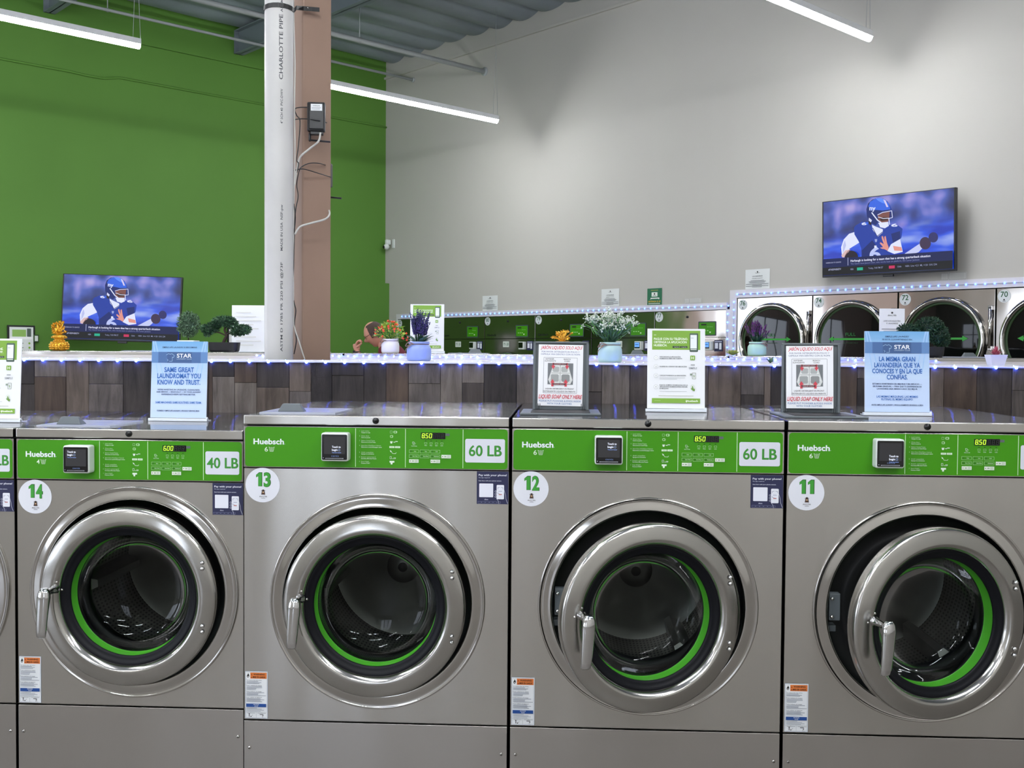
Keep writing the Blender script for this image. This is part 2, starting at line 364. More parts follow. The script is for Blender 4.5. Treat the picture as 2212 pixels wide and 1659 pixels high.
def panel_print(w, dx, cap, which):
    # printing of the green control panel, in metres from the machine's lower left corner; dx shifts the right hand part
    def f():
        A = Art(e=.00006); W_ = '#dfeedd'; P_ = '#b9dcae'; c = '#a9d39c'
        if which == 'brand':
            A.t('Huebsch', .032, 1.2612, .0175, .100, '#e9eef5', .05, 'l'); A.disc(.1345, 1.2622, .0009, '#e9eef5', n=8)
            A.t(cap[0], .074, 1.2375, .0145, .0105, '#e0efdc', .012); basket(A, .083, 1.2375, .95, '#cfe6c6')
            return A
        if which == 'instructions':
            for i, (z, a, b, k) in enumerate(ICONROWS):
                A.t(str(i+1), .379-dx, z, .0032, None, P_, .01); A.t(a, .3845-dx, z, .0034, .026 if k < .6 else .055*k, P_, .012, 'l'); A.t(b, .3845-dx, z-.0052, .0034, .029*(1 if k < .6 else 2*k), W_, .012, 'l')
            return A
        if which == 'icons':
            x = .484-dx; c = '#a9d39c'
            A.frame(x-.006, 1.3015, x+.001, 1.3085, .0008, c); A.rr(x+.005, 1.301, x+.017, 1.309, .003, c); A.disc(x+.0105, 1.305, .0025, '#3f8f06', n=10)
            A.rr(x-.006, 1.2865, x+.004, 1.295, .003, c); A.disc(x-.0015, 1.2907, .0027, '#3f8f06', n=10)
            A.poly([(x-.006, 1.275), (x+.003, 1.275), (x+.0005, 1.268), (x-.004, 1.268)], W_); A.r(x+.005, 1.2715, x+.011, 1.2735, W_); A.r(x+.011, 1.2735, x+.019, 1.2755, W_)
            A.r(x-.008, 1.2535, x+.0085, 1.2595, '#d9efd2'); A.r(x+.0105, 1.2535, x+.027, 1.2595, '#d9efd2'); A.r(x-.005, 1.256, x+.005, 1.257, '#7fb56c'); A.r(x+.014, 1.256, x+.024, 1.257, '#7fb56c')
            A.ln([(x-.006, 1.246), (x-.002, 1.243), (x+.002, 1.236), (x+.012, 1.2355), (x+.0145, 1.239)], .0012, W_); A.disc(x-.003, 1.2425, .0022, W_, n=8)
            A.frame(x-.006, 1.2185, x-.001, 1.226, .0009, W_); A.ln([(x+.001, 1.219), (x+.012, 1.219), (x+.013, 1.222), (x+.006, 1.222)], .0011, W_)
            A.r(x-.007, 1.2065, x+.0085, 1.212, W_); A.poly([(x-.004, 1.2065), (x+.003, 1.2065), (x+.002, 1.2005), (x-.003, 1.2005)], W_)
            return A
        x = -dx
        if which == 'status':
            for i, tx in enumerate(('Wash', 'Rinse', 'Spin', 'Lock')):
                q = .5935+.0175*i+x; A.disc(q, 1.2775, .0019, '#1d4d05', n=10); A.frame(q-.004, 1.2675, q+.004, 1.2725, .0008, c); A.t(tx, q, 1.2617, .0028, .008, W_, .01)
            A.frame(.551+x, 1.269, .5565+x, 1.274, .0008, W_); A.ln([(.5565+x, 1.2695), (.5615+x, 1.2695)], .0009, W_); A.t('Door', .556+x, 1.264, .0028, .008, W_, .01); A.t('Puerta cerrada', .5565+x, 1.2595, .0027, .018, W_, .01)
            return A
        for r_, z in enumerate((1.2435, 1.228)):
            for i, q in enumerate((.5405, .5752, .6098)):
                A.frame(q+x, z-.005, q+.030+x, z+.005, .0007, '#b5e0a4'); A.r(q+.003+x, z-.0028, q+.008+x, z+.0028, '#2c7404')
                A.t((('Hot', 'Warm', 'Cold'), ('Extra Wash', 'Extra Rinse', 'Delicate'))[r_][i], q+.019+x, z-.0012, .0028, (.007, .016)[r_], W_, .012)
        for q, z in ((.6448, 1.228), (.5405, 1.2125), (.6098, 1.2125)):
            A.r(q+x, z-.0055, q+.0305+x, z+.0055, '#e3ecdd'); A.disc(q+.004+x, z, .0015, '#2b2f33', n=10); A.r(q+.009+x, z-.002, q+.016+x, z+.002, '#9fb39a'); A.r(q+.018+x, z-.003, q+.028+x, z-.001, '#9fb39a'); A.r(q+.018+x, z+.001, q+.028+x, z+.003, '#9fb39a')
        return A
    return f
def display_print(price):
    def f():
        A = Art(e=.00006); A.r(.079, .0105, .0925, .0185, '#5b6366'); A.rr(0, 0, .079, .0205, .0015, 'G#050a05'); A.r(.001, .001, .040, .0195, '#0a2a08')
        x = .0035
        for ch in price:
            if ch == '.': A.disc(x-.0022, .0042, .0011, 'E#b8ff30:2.2', n=8); continue
            seg7(A, ch, x, .0035, .0068, .0135, 'E#b8ff30:2.2'); x += .0118
        for i in range(3): seg7(A, '8', .041+.0122*i, .0035, .0068, .0135, '#1d2320')
        return A
    return f
def reader_print(tp):     # the touch screen of the card reader, origin centre
    def f():
        A = Art(e=.00006); A.rr(-.0405, -.0405, .0405, .0405, .004, 'G#08080a'); A.r(-.034, -.022, .034, .034, 'E#3a3a3e:0.55')
        x, z = tp; A.t('Touch to', x, z, .0062, .028, 'E#e8eeff:1.3', .03, 'l'); A.t('begin', x, z-.0095, .0062, .018, 'E#e8eeff:1.3', .03, 'l'); A.frame(x+.021, z-.010, x+.026, z-.004, .0008, 'E#9fb8e8:1')
        A.t('Toque para empezar', x, z-.0165, .0028, .03, 'E#8fb0ff:1.2', .02, 'l'); A.t('cents', .002, -.0305, .0058, .024, '#6f86b8', .0)
        A.rr(-.029, -.0372, .029, -.0347, .001, '#b9bcc4'); A.rr(-.0275, -.0366, .0275, -.0353, .0005, '#2b2d33'); A.r(-.037, -.035, -.034, -.0335, '#c8ccd8'); return A
    return f
def ring_panel(w, z0, z1, cx, cz, R):      # front sheet with a round hole
    def f():
        m = MB(); x0, x1 = .0, w; n = 96
        angs = [2*PI*i/n for i in range(n)]+[math.atan2(zz-cz, xx-cx) % (2*PI) for xx in (x0, x1) for zz in (z0, z1)]
        angs = sorted(set(angs)); vs_ = []
        for a in angs:
            c, s_ = math.cos(a), math.sin(a); t = min([((x1-cx)/c) if c > 1e-9 else 9, ((x0-cx)/c) if c < -1e-9 else 9, ((z1-cz)/s_) if s_ > 1e-9 else 9, ((z0-cz)/s_) if s_ < -1e-9 else 9])
            vs_ += [(cx+R*c, 0, cz+R*s_), (cx+t*c, 0, cz+t*s_)]
        N = len(angs); m.add(vs_, [(2*i, 2*i+1, 2*((i+1) % N)+1, 2*((i+1) % N)) for i in range(N)], STF)
        m.box(x0, x0+.0015, 0, .02, z0, z1, STF); m.box(x1-.0015, x1, 0, .02, z0, z1, STF); m.box(x0, x1, 0, .02, z0, z0+.0015, STF); m.box(x0, x1, 0, .02, z1-.0015, z1, STF)
        return m
    return f
def lathe_obj(prof, mat, n=96): return MB().lathe(prof, mat, n, ax='y')
def washer(num, lb, price, X, w, zc, zp, zf, cx, cz, lidopen, ajar, tpos, label, dx, pz, Y=3.3488):
    T = thing('washing_machine', label, 'washing machine', (X, Y, 0), 0, 'front row of washing machines')
    ct, cb = zc; pt, pb = zp; fb = zf
    k = '%d' % lb
    def body():
        m = MB(); m.box(.003, w-.003, .03, .99, .02, cb-.002, DRK); 
        m = MB(); m.box(.003, .006, .02, .99, .03, cb-.002, DRK); m.box(w-.006, w-.003, .02, .99, .03, cb-.002, DRK); m.box(.003, w-.003, .985, .99, .03, cb-.002, DRK)
        m.box(.003, w-.003, .02, .99, .0, .03, DRK); m.box(.003, w-.003, .024, .03, pt-.13, cb, DRK); m.box(.003, w-.003, .02, .03, fb-.02, fb+.02, DRK); return m
    mk('cabinet', cached('cabinet'+k, body), T)
    mk('top_cover', cached('top_cover'+k, lambda: MB().box(0, w, -.007, .995, cb, ct, STT, .0035).remat(lambda n: abs(n.y) > .8, STF).remat(lambda n: .2 < abs(n.y) <= .8, STR)), T)
    mk('fascia_frame', cached('fascia_frame'+k, lambda: MB().box(0, w, -.003, .02, pb-.003, pt+.003, STR, .0015)), T)
    def green():
        A = Art(); A.rr(.0045, pb, w-.0045, pt, .011, GRNP); A.v = [(x, y-.0034, z) for x, y, z in A.v]; return A
    cp = mk('control_panel', cached('control_panel'+k, green), T)
    for nm, wh in (('brand_lettering', 'brand'), ('instruction_print', 'instructions'), ('icon_print', 'icons'), ('status_lights', 'status'), ('button_print', 'buttons')): mk(nm, cached(nm+k, panel_print(w, dx, str(lb//10), wh)), cp, None, (0, -.0036, pz))
    for x_ in (.366, .528, .714): mk('divider_line', cached('divider_line', lambda: Art().r(-.0009, 1.1915, .0009, 1.3155, '#cdeabf')), cp, None, (x_-dx, -.0036, pz))
    dsp = mk('price_display', cached('price_display'+k, display_print(price)), cp, 'black display with lit green digits', (.578-dx, -.0042, 1.284+pz))
    def plate():
        A = Art(e=.00008); lw = w-.013-(.721-dx); A.rr(0, 0, lw, .076, .006, '#d9dbe6'); 
        A.t('%d LB' % lb, lw/2+.001, .0215, .0335, min(.106, lw*.93), '#1f6b1d', .035); A.t('%d LB' % lb, lw/2, .022, .0325, min(.104, lw*.915), '#3a9130', .02); return A
    mk('capacity_plate', cached('capacity_plate'+k, plate), cp, 'white plate lettered %d LB' % lb, (.721-dx, -.0042, 1.210+pz))
    # card reader
    rx, rz = .307-dx, 1.258+pz
    rd = mk('card_reader', cached('card_reader', lambda: MB().box(-.044, .044, -.045, 0, -.0455, .0455, PLW, .007, 3)), T, 'white card reader with black touch screen', (rx, -.0035, rz))
    mk('touch_screen', cached('touch_screen'+str(tpos), reader_print(tpos)), rd, None, (0, -.0452, 0))
    # lock
    mk('lock', cached('lock', lambda: MB().lathe([(0, -.0075), (.005, -.0075), (.0052, -.006), (.0095, -.006), (.0105, -.003), (.0105, 0)], pm('black lock', '#060607', .25), 24, ax='y')), T, 'round black lock', (w/2+.001, -.007, (ct+cb)/2+.001))
    # front
    mk('front_panel', cached('front_panel'+k, ring_panel(w, fb, pb-.006, cx, cz, .3455)), T)
    C = (cx, 0, cz)
    mk('lower_panel', cached('lower_panel'+k, lambda: MB().box(0, w, -.001, .02, .05, fb-.005, STL, .0012)), T)
    def sc_(): return MB().lathe([(0, -.004), (.0035, -.0036), (.0052, -.002), (.0055, 0)], STR, 16, (0, 0, 0), 'y').lathe([(0, -.0044), (.0016, -.0042), (.0018, -.0038)], BLK, 8, (0, 0, 0), 'y')
    for x in (.018, w-.018): mk('panel_screw', cached('panel_screw', sc_), T, None, (x, -.001, fb-.094))
    ring = [(.3515, .002), (.3512, -.0055), (.3495, -.0085), (.3470, -.0092), (.3445, -.0080), (.3425, -.0068), (.334, -.0082), (.322, -.0106), (.3125, -.0126), (.3085, -.0125), (.3062, -.0100), (.3055, -.004), (.3052, .012)]
    mk('door_surround', cached('door_surround', lambda: lathe_obj(ring, STR)), T, 'polished pressed steel ring', C)
    mk('door_well', cached('door_well', lambda: lathe_obj([(.3052, .010), (.3045, .075), (.235, .078), (.200, .060), (.201, .12)], BLK)), T, 'black recess behind the door', C)
    def latch():
        m = MB(); m.box(-.297, -.262, .0, .03, -.035, .052, GRY, .003)
        for z in (-.022, .036): m.lathe([(0, -.007), (.004, -.0065), (.0065, -.003), (.0065, 0)], CHR, 14, (-.288, 0, z), 'y')
        m.box(-.30, -.27, .02, .06, -.075, -.055, GRY, .002); return m
    mk('latch_plate', cached('latch_plate', latch), T, 'grey latch plate with two bolts', (cx, .004, cz))
    # drum
    def drum():
        m = MB(); m.lathe([(.202, .0), (.262, .012), (.266, .03), (.266, .46)], DRUM, 72, ax='y'); m.lathe([(.266, .46), (.22, .475), (.10, .45), (.062, .44)], DRB, 64, ax='y')
        m.lathe([(.062, .44), (.060, .425), (.018, .42)], DRB, 32, ax='y'); m.lathe([(.018, .42), (.016, .418), (0, .418)], BLK, 16, ax='y')
        for i in range(3):
            a = 2*PI*i/3+.45; M = Matrix.Rotation(a, 3, 'Y'); pl = [Vector(p) for p in ((-.035, .03, .264), (.035, .03, .264), (.012, .06, .205), (-.012, .06, .205), (-.035, .45, .264), (.035, .45, .264), (.012, .42, .205), (-.012, .42, .205))]
            m.add([M @ p for p in pl], [(0, 1, 2, 3), (4, 7, 6, 5), (0, 4, 5, 1), (1, 5, 6, 2), (2, 6, 7, 3), (3, 7, 4, 0)], DRB)
        return m
    mk('drum', cached('drum', drum), T, 'perforated steel drum', (cx, .12, cz))
    # door: pivots on its right edge
    hx = cx+.290-(.018 if ajar else 0)
    D = mk('door', cached('door', lambda: MB().add([], [], STD) and MB().lathe([(.268, -.006), (.2845, -.008), (.2870, -.016), (.2870, -.040), (.2862, -.047), (.2842, -.0515), (.280, -.0545), (.274, -.0565), (.262, -.0590), (.250, -.0612), (.241, -.0625), (.2365, -.0622), (.232, -.0595), (.226, -.053), (.2215, -.046), (.2195, -.040)], STD, 112, (-.285, 0, 0), 'y')), T, 'polished round steel door ring', (hx, 0, cz-.006), (0, 0, ajar)); D.scale = (1.025, 1, 1.025)
    cc = (-.285, 0, 0)
    mk('door_gasket', cached('door_gasket', lambda: MB().lathe([(.2205, -.043), (.2175, -.0445), (.211, -.0375), (.202, -.0345), (.196, -.0335), (.1935, -.030), (.1932, -.027)], pm('dark navy gasket', '#05070f', .45, spec=.25), 96, cc, 'y')), D, 'black rubber gasket')
    mk('green_band', cached('green_band', lambda: MB().lathe([(.1933, -.0275), (.1925, .006), (.190, .009)], GRNB, 96, cc, 'y')), D, 'bright green band')
    mk('door_seal', cached('door_seal', lambda: MB().lathe([(.1902, .0088), (.189, .012), (.192, .030), (.215, .050), (.262, .020), (.268, -.006)], BLK, 72, cc, 'y')), D)
    mk('door_glass', cached('door_glass', lambda: MB().lathe([(.1905, .010), (.186, .022), (.178, .045), (.163, .068), (.140, .085), (.105, .096), (.055, .101), (0.0001, .102)], GLS, 72, cc, 'y')), D, 'clear bowl shaped glass')
    def handle():
        m = MB(); px, pz_ = -.285-.228, .024
        m.lathe([(.0, -.0), (.014, -.002), (.0145, -.008), (.0105, -.012), (.010, -.062), (.0125, -.066), (.0125, -.082), (.009, -.086), (0, -.087)], CHR, 28, (px, -.056, pz_), 'y')
        ys = -.056-.080; rows = []      # lever: flat tapered bar hanging from the post
        secs = [(.018, .010, .010, 0), (.006, .0185, .013, 0), (-.012, .0205, .0135, -.002), (-.045, .019, .011, -.004), (-.085, .0175, .009, -.005), (-.118, .016, .008, -.004), (-.133, .0145, .007, -.002), (-.137, .010, .004, -.001)]
        vs_ = []; n = 12
        for z, hw, hy, oy in secs:
            for i in range(n):
                a = 2*PI*i/n; e = 2.6; ca, sa = math.cos(a), math.sin(a)
                vs_.append((px+.07*min(z, 0)+hw*abs(ca)**(2/e)*(1 if ca > 0 else -1), ys+oy+hy*abs(sa)**(2/e)*(1 if sa > 0 else -1), pz_+z))
        fs = [(i*n+k_, (i+1)*n+k_, (i+1)*n+(k_+1) % n, i*n+(k_+1) % n) for i in range(len(secs)-1) for k_ in range(n)]+[tuple(range(n)), tuple((len(secs)-1)*n+q for q in range(n))[::-1]]
        m.add(vs_, fs, CHR, True)
        for dx_, dz in ((-.020, -.004), (.020, -.002), (.002, .022)): m.lathe([(0, -.0035), (.0025, -.003), (.004, 0)], STR, 10, (px+dx_, -.060, pz_+dz), 'y')
        return m
    mk('door_handle', cached('door_handle', handle), D, 'chrome door handle')
    for dz in (.116, .097, -.085, -.104):
        mk('hinge_bolt', cached('hinge_bolt', lambda: MB().lathe([(0, -.0065), (.003, -.006), (.0058, -.0035), (.0068, 0)], CHR, 18, ax='y')), D, 'chrome dome bolt', (-.285+.246, -.0615, dz))
    # stickers
    mk('number_sticker', round_sticker(num), T, 'round white sticker with green number '+num, (.0615, -.0012, pb-.0610))
    mk('payment_sticker', pay_sticker(), T, 'navy sticker reading Pay with your phone', (w-.103, -.0012, pb-.112))
    mk('warning_sticker', warning_sticker(), T, 'white warning sticker with orange header', (.004, -.0012, fb+.003))
    # soap dispenser lid on the top
    if lidopen:
        L = mk('soap_drawer', cached('soap_open', lambda: MB().box(-.135, .135, -.215, .055, 0, .007, GRY, .003).box(-.10, .10, -.19, -.02, .006, .0085, DRK)), T, 'dark grey open soap dispenser frame', (lidopen[0], lidopen[1], ct))
        def lid():
            m = MB(); W, H = .099, .243; m.box(-W, W, -.004, .004, .0, H, GRY, .0035); m.box(-W, -W+.010, -.011, .0, 0, H, GRY, .002); m.box(W-.010, W, -.011, .0, 0, H, GRY, .002); m.box(-W, W, -.011, 0, H-.008, H, GRY, .002)
            for s_ in (-1, 1):
                for i in range(3): m.box(s_*(W-.012-.007*i)-.0012, s_*(W-.012-.007*i)+.0012, -.012, -.004, .002, .022, GRY)
            return m
        ld = mk('dispenser_lid', cached('dispenser_lid', lid), L, 'dark grey lid standing open', (lidopen[2], .012, .006), (-math.radians(5), 0, lidopen[3]))
        mk('soap_instructions', cached('soap_sign'+lidopen[4], SOAPSIGN(lidopen[4])), T, 'white paper lettered LIQUID SOAP ONLY HERE', (lidopen[0]+lidopen[2]-.082+lidopen[5], lidopen[1]+.0085-.006+.002, ct+.0215), (-math.radians(5), lidopen[6], lidopen[3])).scale = (.965, 1, .925)
    else:
        L = mk('soap_lid', cached('soap_lid', lambda: MB().prism([(-.127, -.0), (.127, 0), (.127, .0045), (-.127, .0045)], -.0, .28, GRYL).box(-.117, .117, .012, .268, .0045, .0055, pm('pale lid label', '#9296ac', .3))), T, 'pale grey soap dispenser lid', (.155, .075, ct), (0, 0, 0))
        def hd():
            m = MB(); b = [(-.044, -.012, 0), (.044, -.012, 0), (.044, .035, 0), (-.044, .035, 0), (-.030, -.002, .027), (.030, -.002, .027), (.028, .012, .027), (-.028, .012, .027)]
            b0 = bmesh.new(); vv = [b0.verts.new(p) for p in b]
            for f in ((3, 2, 1, 0), (4, 5, 6, 7), (0, 1, 5, 4), (1, 2, 6, 5), (2, 3, 7, 6), (3, 0, 4, 7)): b0.faces.new([vv[i] for i in f])
            bmesh.ops.bevel(b0, geom=b0.edges[:], offset=.003, segments=2, affect='EDGES', profile=.5); b0.verts.index_update(); m.add([v.co.copy() for v in b0.verts], [[v.index for v in f.verts] for f in b0.faces], GRY); b0.free(); return m
        mk('lid_handle', cached('lid_handle', hd), L, 'grey wedge shaped handle', (-.030, .040, .0048))
        def pic():
            A = Art(e=.0001); 
            for i in range(5): A.r(-.03+.012*i, 0, -.024+.012*i, .03, '#8f95c0')
            A.v = [(x, z, -y) for x, y, z in A.v]; return A
        mk('lid_print', cached('lid_print', pic), L, None, (.05, .12, .0057))
    return T
def SOAPSIGN(kind):
    def f():
        S = .164/345; A = Art(S, 495, e=.00006); R_ = '#c9404e'; B_ = '#4a5a94' if kind == 'a' else '#3d4a7c'; D = '#3a3a40'
        A.r(0, 0, 345, 495, '#e9eaee')
        A.t('JABÓN LIQUIDO SOLO AQUÍ', 176, 37, 26, 318, R_, .035, sh=.2); A.t('POR FAVOR: DETERGENTE EN POLVO Y', 170, 64, 12, 292, B_, .01); A.t('CAPSULA VAN DENTRO CON SU ROPA', 170, 84, 12, 304, B_, .01)
        A.frame(42, 105, 300, 392, 2, '#555a66'); A.t('SOFTENER', 88, 122, 10, 66, D, .02); A.t('SUAVIZANTE', 92, 138, 10, 86, D, .02); A.t('BLEACH', 222, 122, 10, 52, D, .02); A.t('CLORO', 222, 138, 10, 44, D, .02)
        A.r(74, 150, 270, 322, '#6e7276'); A.poly([(118, 158), (228, 158), (266, 285), (250, 318), (94, 318), (78, 285)], '#cfd1d0'); A.poly([(124, 168), (222, 168), (256, 280), (88, 280)], '#dcdedd')
        A.r(166, 160, 174, 316, '#b5b7b6'); A.r(104, 226, 244, 234, '#b5b7b6'); A.rr(112, 178, 162, 222, 10, '#a8abab'); A.rr(178, 178, 228, 222, 10, '#a8abab'); A.rr(98, 240, 160, 300, 12, '#9a9d9d'); A.rr(180, 240, 244, 300, 14, '#87898a')
        for x in (116, 222): A.poly([(x-16, 172), (x+16, 172), (x, 200)], R_); A.r(x-6, 148, x+6, 174, R_)
        for x in (112, 214): A.poly([(x-18, 308), (x+18, 308), (x, 280)], R_); A.r(x-9, 306, x+9, 338, R_)
        A.r(112, 150, 224, 164, '#5a2f35'); A.t('POWDER ONLY', 168, 161, 7, 90, '#c9a0a4', .02); A.r(112, 312, 214, 326, '#5a2f35'); A.t('LIQUID ONLY', 163, 323, 7, 80, '#c9a0a4', .02)
        A.t('LIQUID DETERGENT IN FRONT', 168, 362, 11, 220, D, .015); A.t('DETERGENTE LIQUIDO EN FRENTE', 166, 384, 11, 246, D, .015)
        A.t('LIQUID SOAP ONLY HERE', 172, 436, 32, 330, R_, .03, sh=.2); A.t('PLEASE PUT POWDER & PODS INSIDE', 172, 462, 13, 322, '#3f6ea6', .012); A.t('WITH YOUR CLOTHES', 168, 483, 13, 190, '#3f6ea6', .012)
        return A
    return f
X12 = -.1628
W6 = dict(w=.862, zc=(1.3555, 1.3245), zp=(1.3175, 1.1885), zf=.3585, cx=.4375, cz=.7545, dx=0, pz=0)
W4 = dict(w=.762, zc=(1.302, 1.271), zp=(1.264, 1.1355), zf=.382, cx=.395, cz=.763, dx=.0845, pz=-.0535, Y=3.379)
washer('14', 40, '6.00', -1.808, tpos=(-.028, .022), lidopen=None, ajar=0, label='shorter stainless washer with 40 LB plate and number 14 sticker, fully in view', **W4)
washer('15', 40, '6.00', -1.808-.771, tpos=(-.028, .022), lidopen=None, ajar=0, label='stainless washer cut by the left edge of the photo, beside machine 14', **W4)
washer('13', 60, '8.50', X12-.872, tpos=(-.008, -.002), lidopen=None, ajar=0, label='stainless washer with 60 LB plate, number 13 sticker and closed soap lid', **W6)
washer('12', 60, '8.50', X12, tpos=(-.004, .018), lidopen=(.153, .355, 0.0, 0, 'a', 0, .012), ajar=math.radians(16.5), label='stainless washer with 60 LB plate, number 12 sticker and door ajar', **W6)
washer('11', 60, '8.50', X12+.872, tpos=(-.004, -.010), lidopen=(.153, .335, -.002, math.radians(-9), 'b', -.003, -.012), ajar=math.radians(16), label='stainless washer with number 11 sticker, door ajar, at the right edge', **W6)
# ------------------------------------------------------------------ room shell
WGR = pm('green wall paint', '#578336', .6, spec=.25, noise=(.8, .05)); WWH = pm('warm white wall paint', '#bcb9b3', .7, noise=(.7, .03)); CEI = pm('grey foil insulation', '#8b949c', .42, spec=.4, noise=(1.6, .12), bump=.5)
FLR = pm('grey floor tile', '#6b6661', .35, noise=(2, .1)); BEAM = pm('grey painted steel', '#7b858c', .5); PIPEW = pm('white painted pipe', '#a9aeb0', .45)
SMAX, TMIN, ZC = 17.5, -17.0, 5.81
def rbox(m, s0, s1, t0, t1, z0, z1, mat):      # box in room axes
    v = [room(s, t, z) for z in (z0, z1) for t in (t0, t1) for s in (s0, s1)]
    return m.add(v, [(0, 1, 3, 2), (4, 6, 7, 5), (0, 4, 5, 1), (2, 3, 7, 6), (0, 2, 6, 4), (1, 5, 7, 3)], mat)
struct(rbox(MB(), -.2, SMAX+.2, TMIN-.2, .2, -.1, 0, FLR), 'floor')
TG = -6.95        # the green paint stops here, out of view to the left; beyond it a pale wall with a window
m = rbox(MB(), -.25, 0, TG, .2, 0, 6.0, WGR); rbox(m, 0, .10, TG, 0, 0, 2.568, WGR); rbox(m, 0, .035, TG, 0, 5.33, 5.375, WGR); struct(m, 'wall_left')
PNK = pm('pale pink wall paint', '#d9c4bd', .7)
m = rbox(MB(), -.25, 0, -8.2, TG, 0, 6.0, PNK); rbox(m, -.25, 0, TMIN-.2, -12.6, 0, 6.0, PNK); rbox(m, -.25, 0, -12.6, -8.2, 3.1, 6.0, PNK); rbox(m, -.25, 0, -12.6, -8.2, 0, .6, PNK); struct(m, 'wall_left_rear')
f = MB()
for k in range(4): rbox(f, -.16, -.10, -12.6+4.4*k/3-.03, -12.6+4.4*k/3+.03, .6, 3.1, pm('window frame', '#6b6f72', .4, .5))
for z in (.6, 3.06): rbox(f, -.16, -.10, -12.6, -8.2, z, z+.05, MATS['window frame'])
struct(f, 'window_4')
m = rbox(MB(), 0, SMAX+.2, .14, .25, 0, 6.0, WWH); rbox(m, 0, .30, 0, .14, 0, 6.0, WWH); rbox(m, .30, 6.17, 0, .14, 2.07, 6.0, WWH); rbox(m, 6.17, 10.75, 0, .14, 2.19, 6.0, WWH); rbox(m, 10.75, SMAX+.2, 0, .14, 0, 6.0, WWH); struct(m, 'wall_right')
struct(rbox(MB(), 0, SMAX, -.035, 0, 5.57, 5.60, WWH), 'trim_1')
m = rbox(MB(), SMAX, SMAX+.25, TMIN, 0, 0, 6.0, WWH); struct(m, 'wall_rear_right')
m = MB()      # storefront wall behind the camera with two tall window openings
wz = [(.6, 3.1)]; cuts = [(2.2, 4.6), (6.4, 9.4), (15.3, 16.9)]; last = 0
for a, b in cuts:
    rbox(m, last, a, TMIN-.25, TMIN, 0, 6.0, WWH); rbox(m, a, b, TMIN-.25, TMIN, 0, .6, WWH); rbox(m, a, b, TMIN-.25, TMIN, 3.1, 6.0, WWH); last = b
rbox(m, last, SMAX, TMIN-.25, TMIN, 0, 6.0, WWH); struct(m, 'wall_rear')
for i, (a, b) in enumerate(cuts):
    f = MB(); n = 3
    for k in range(n+1): x = a+(b-a)*k/n; rbox(f, x-.03, x+.03, TMIN-.16, TMIN-.10, .6, 3.1, DRK)
    for z in (.6, 2.3, 3.06): rbox(f, a, b, TMIN-.16, TMIN-.10, z, z+.05, DRK)
    struct(f, 'window_%d' % (i+1))
# ceiling: insulation billowing between purlins that run along the green wall direction
vs_ = []; fs = []; ss = [i*.0575 for i in range(int(SMAX/.0575)+1)]; ts = [TMIN+i*1.0 for i in range(int(-TMIN)+1)]
for s_ in ss:
    u = (s_/.46) % 1; sag = -.055*(1-abs(2*u-1)**2.2)
    for t_ in ts: vs_.append(room(s_, t_, ZC+.03+sag*(1+.25*math.sin(s_*3+t_*1.7))))
nt_ = len(ts)
for i in range(len(ss)-1):
    for j in range(nt_-1): fs.append((i*nt_+j, i*nt_+j+1, (i+1)*nt_+j+1, (i+1)*nt_+j))
cm = MB().add(vs_, fs, CEI, True); rbox(cm, 0, SMAX, TMIN, 0, 5.95, 6.0, BEAM); struct(cm, 'ceiling')
for i, t_ in enumerate((-2.396, -4.82, -7.25, -9.7, -12.1, -14.6)):
    b = MB(); rbox(b, 0, SMAX, t_-.065, t_+.065, 5.47, 5.482, BEAM); rbox(b, 0, SMAX, t_-.006, t_+.006, 5.47, 5.80, BEAM); rbox(b, 0, SMAX, t_-.065, t_+.065, 5.76, 5.775, BEAM)
    rbox(b, .0, .02, t_-.065, t_+.065, 5.47, 5.775, BEAM); struct(b, 'trim_%d' % (i+2))
def roompipe(name, label, cat, s, z, r, t0, t1, hang):
    T = thing(name, label, cat, room(s, t1, z)); o = room(s, t1, z)
    MB().tube([room(s, t1, z)-o, room(s, t0, z)-o], r, PIPEW, 12).obj('pipe_run', T)
    fl = MB(); fl.tube([room(s, t1, z)-o, room(s, t1+.02, z)-o], r*1.9, PIPEW, 16); fl.obj('end_flange', T)
    for t in hang:
        MB().tube([room(s, t, z)-o, room(s, t, 5.78)-o], .006, PIPEW, 6).lathe([(r*1.25, -.012), (r*1.35, 0), (r*1.25, .012)], PIPEW, 14, room(s, t, z)-o, 'y').obj('hanger', T)
    return T
roompipe('ceiling_pipe', 'white sprinkler pipe ending on the white wall left of the lamp wires', 'pipe', 2.216, 5.273, .03, -15, -.02, (-2.0, -5.0, -8))
roompipe('ceiling_pipe', 'thin white pipe nearest the wall corner, crossing the green wall', 'pipe', .662, 5.45, .018, -15, -.02, (-2.2, -4.4))
for z, lb in ((4.838, 'green painted conduit running along the upper green wall'),):
    o = room(0, 0, z); pts = []
    for i in range(61):
        t = -12+i*.2; pts.append(room(.016, t, z+(.035 if t > -4.15 else 0)-(.01 if abs(t+4.3) < .15 else 0))-o)
    tag(MB().tube(pts, .014, WGR, 8).obj('wall_conduit', None, None, o), lb, 'conduit')
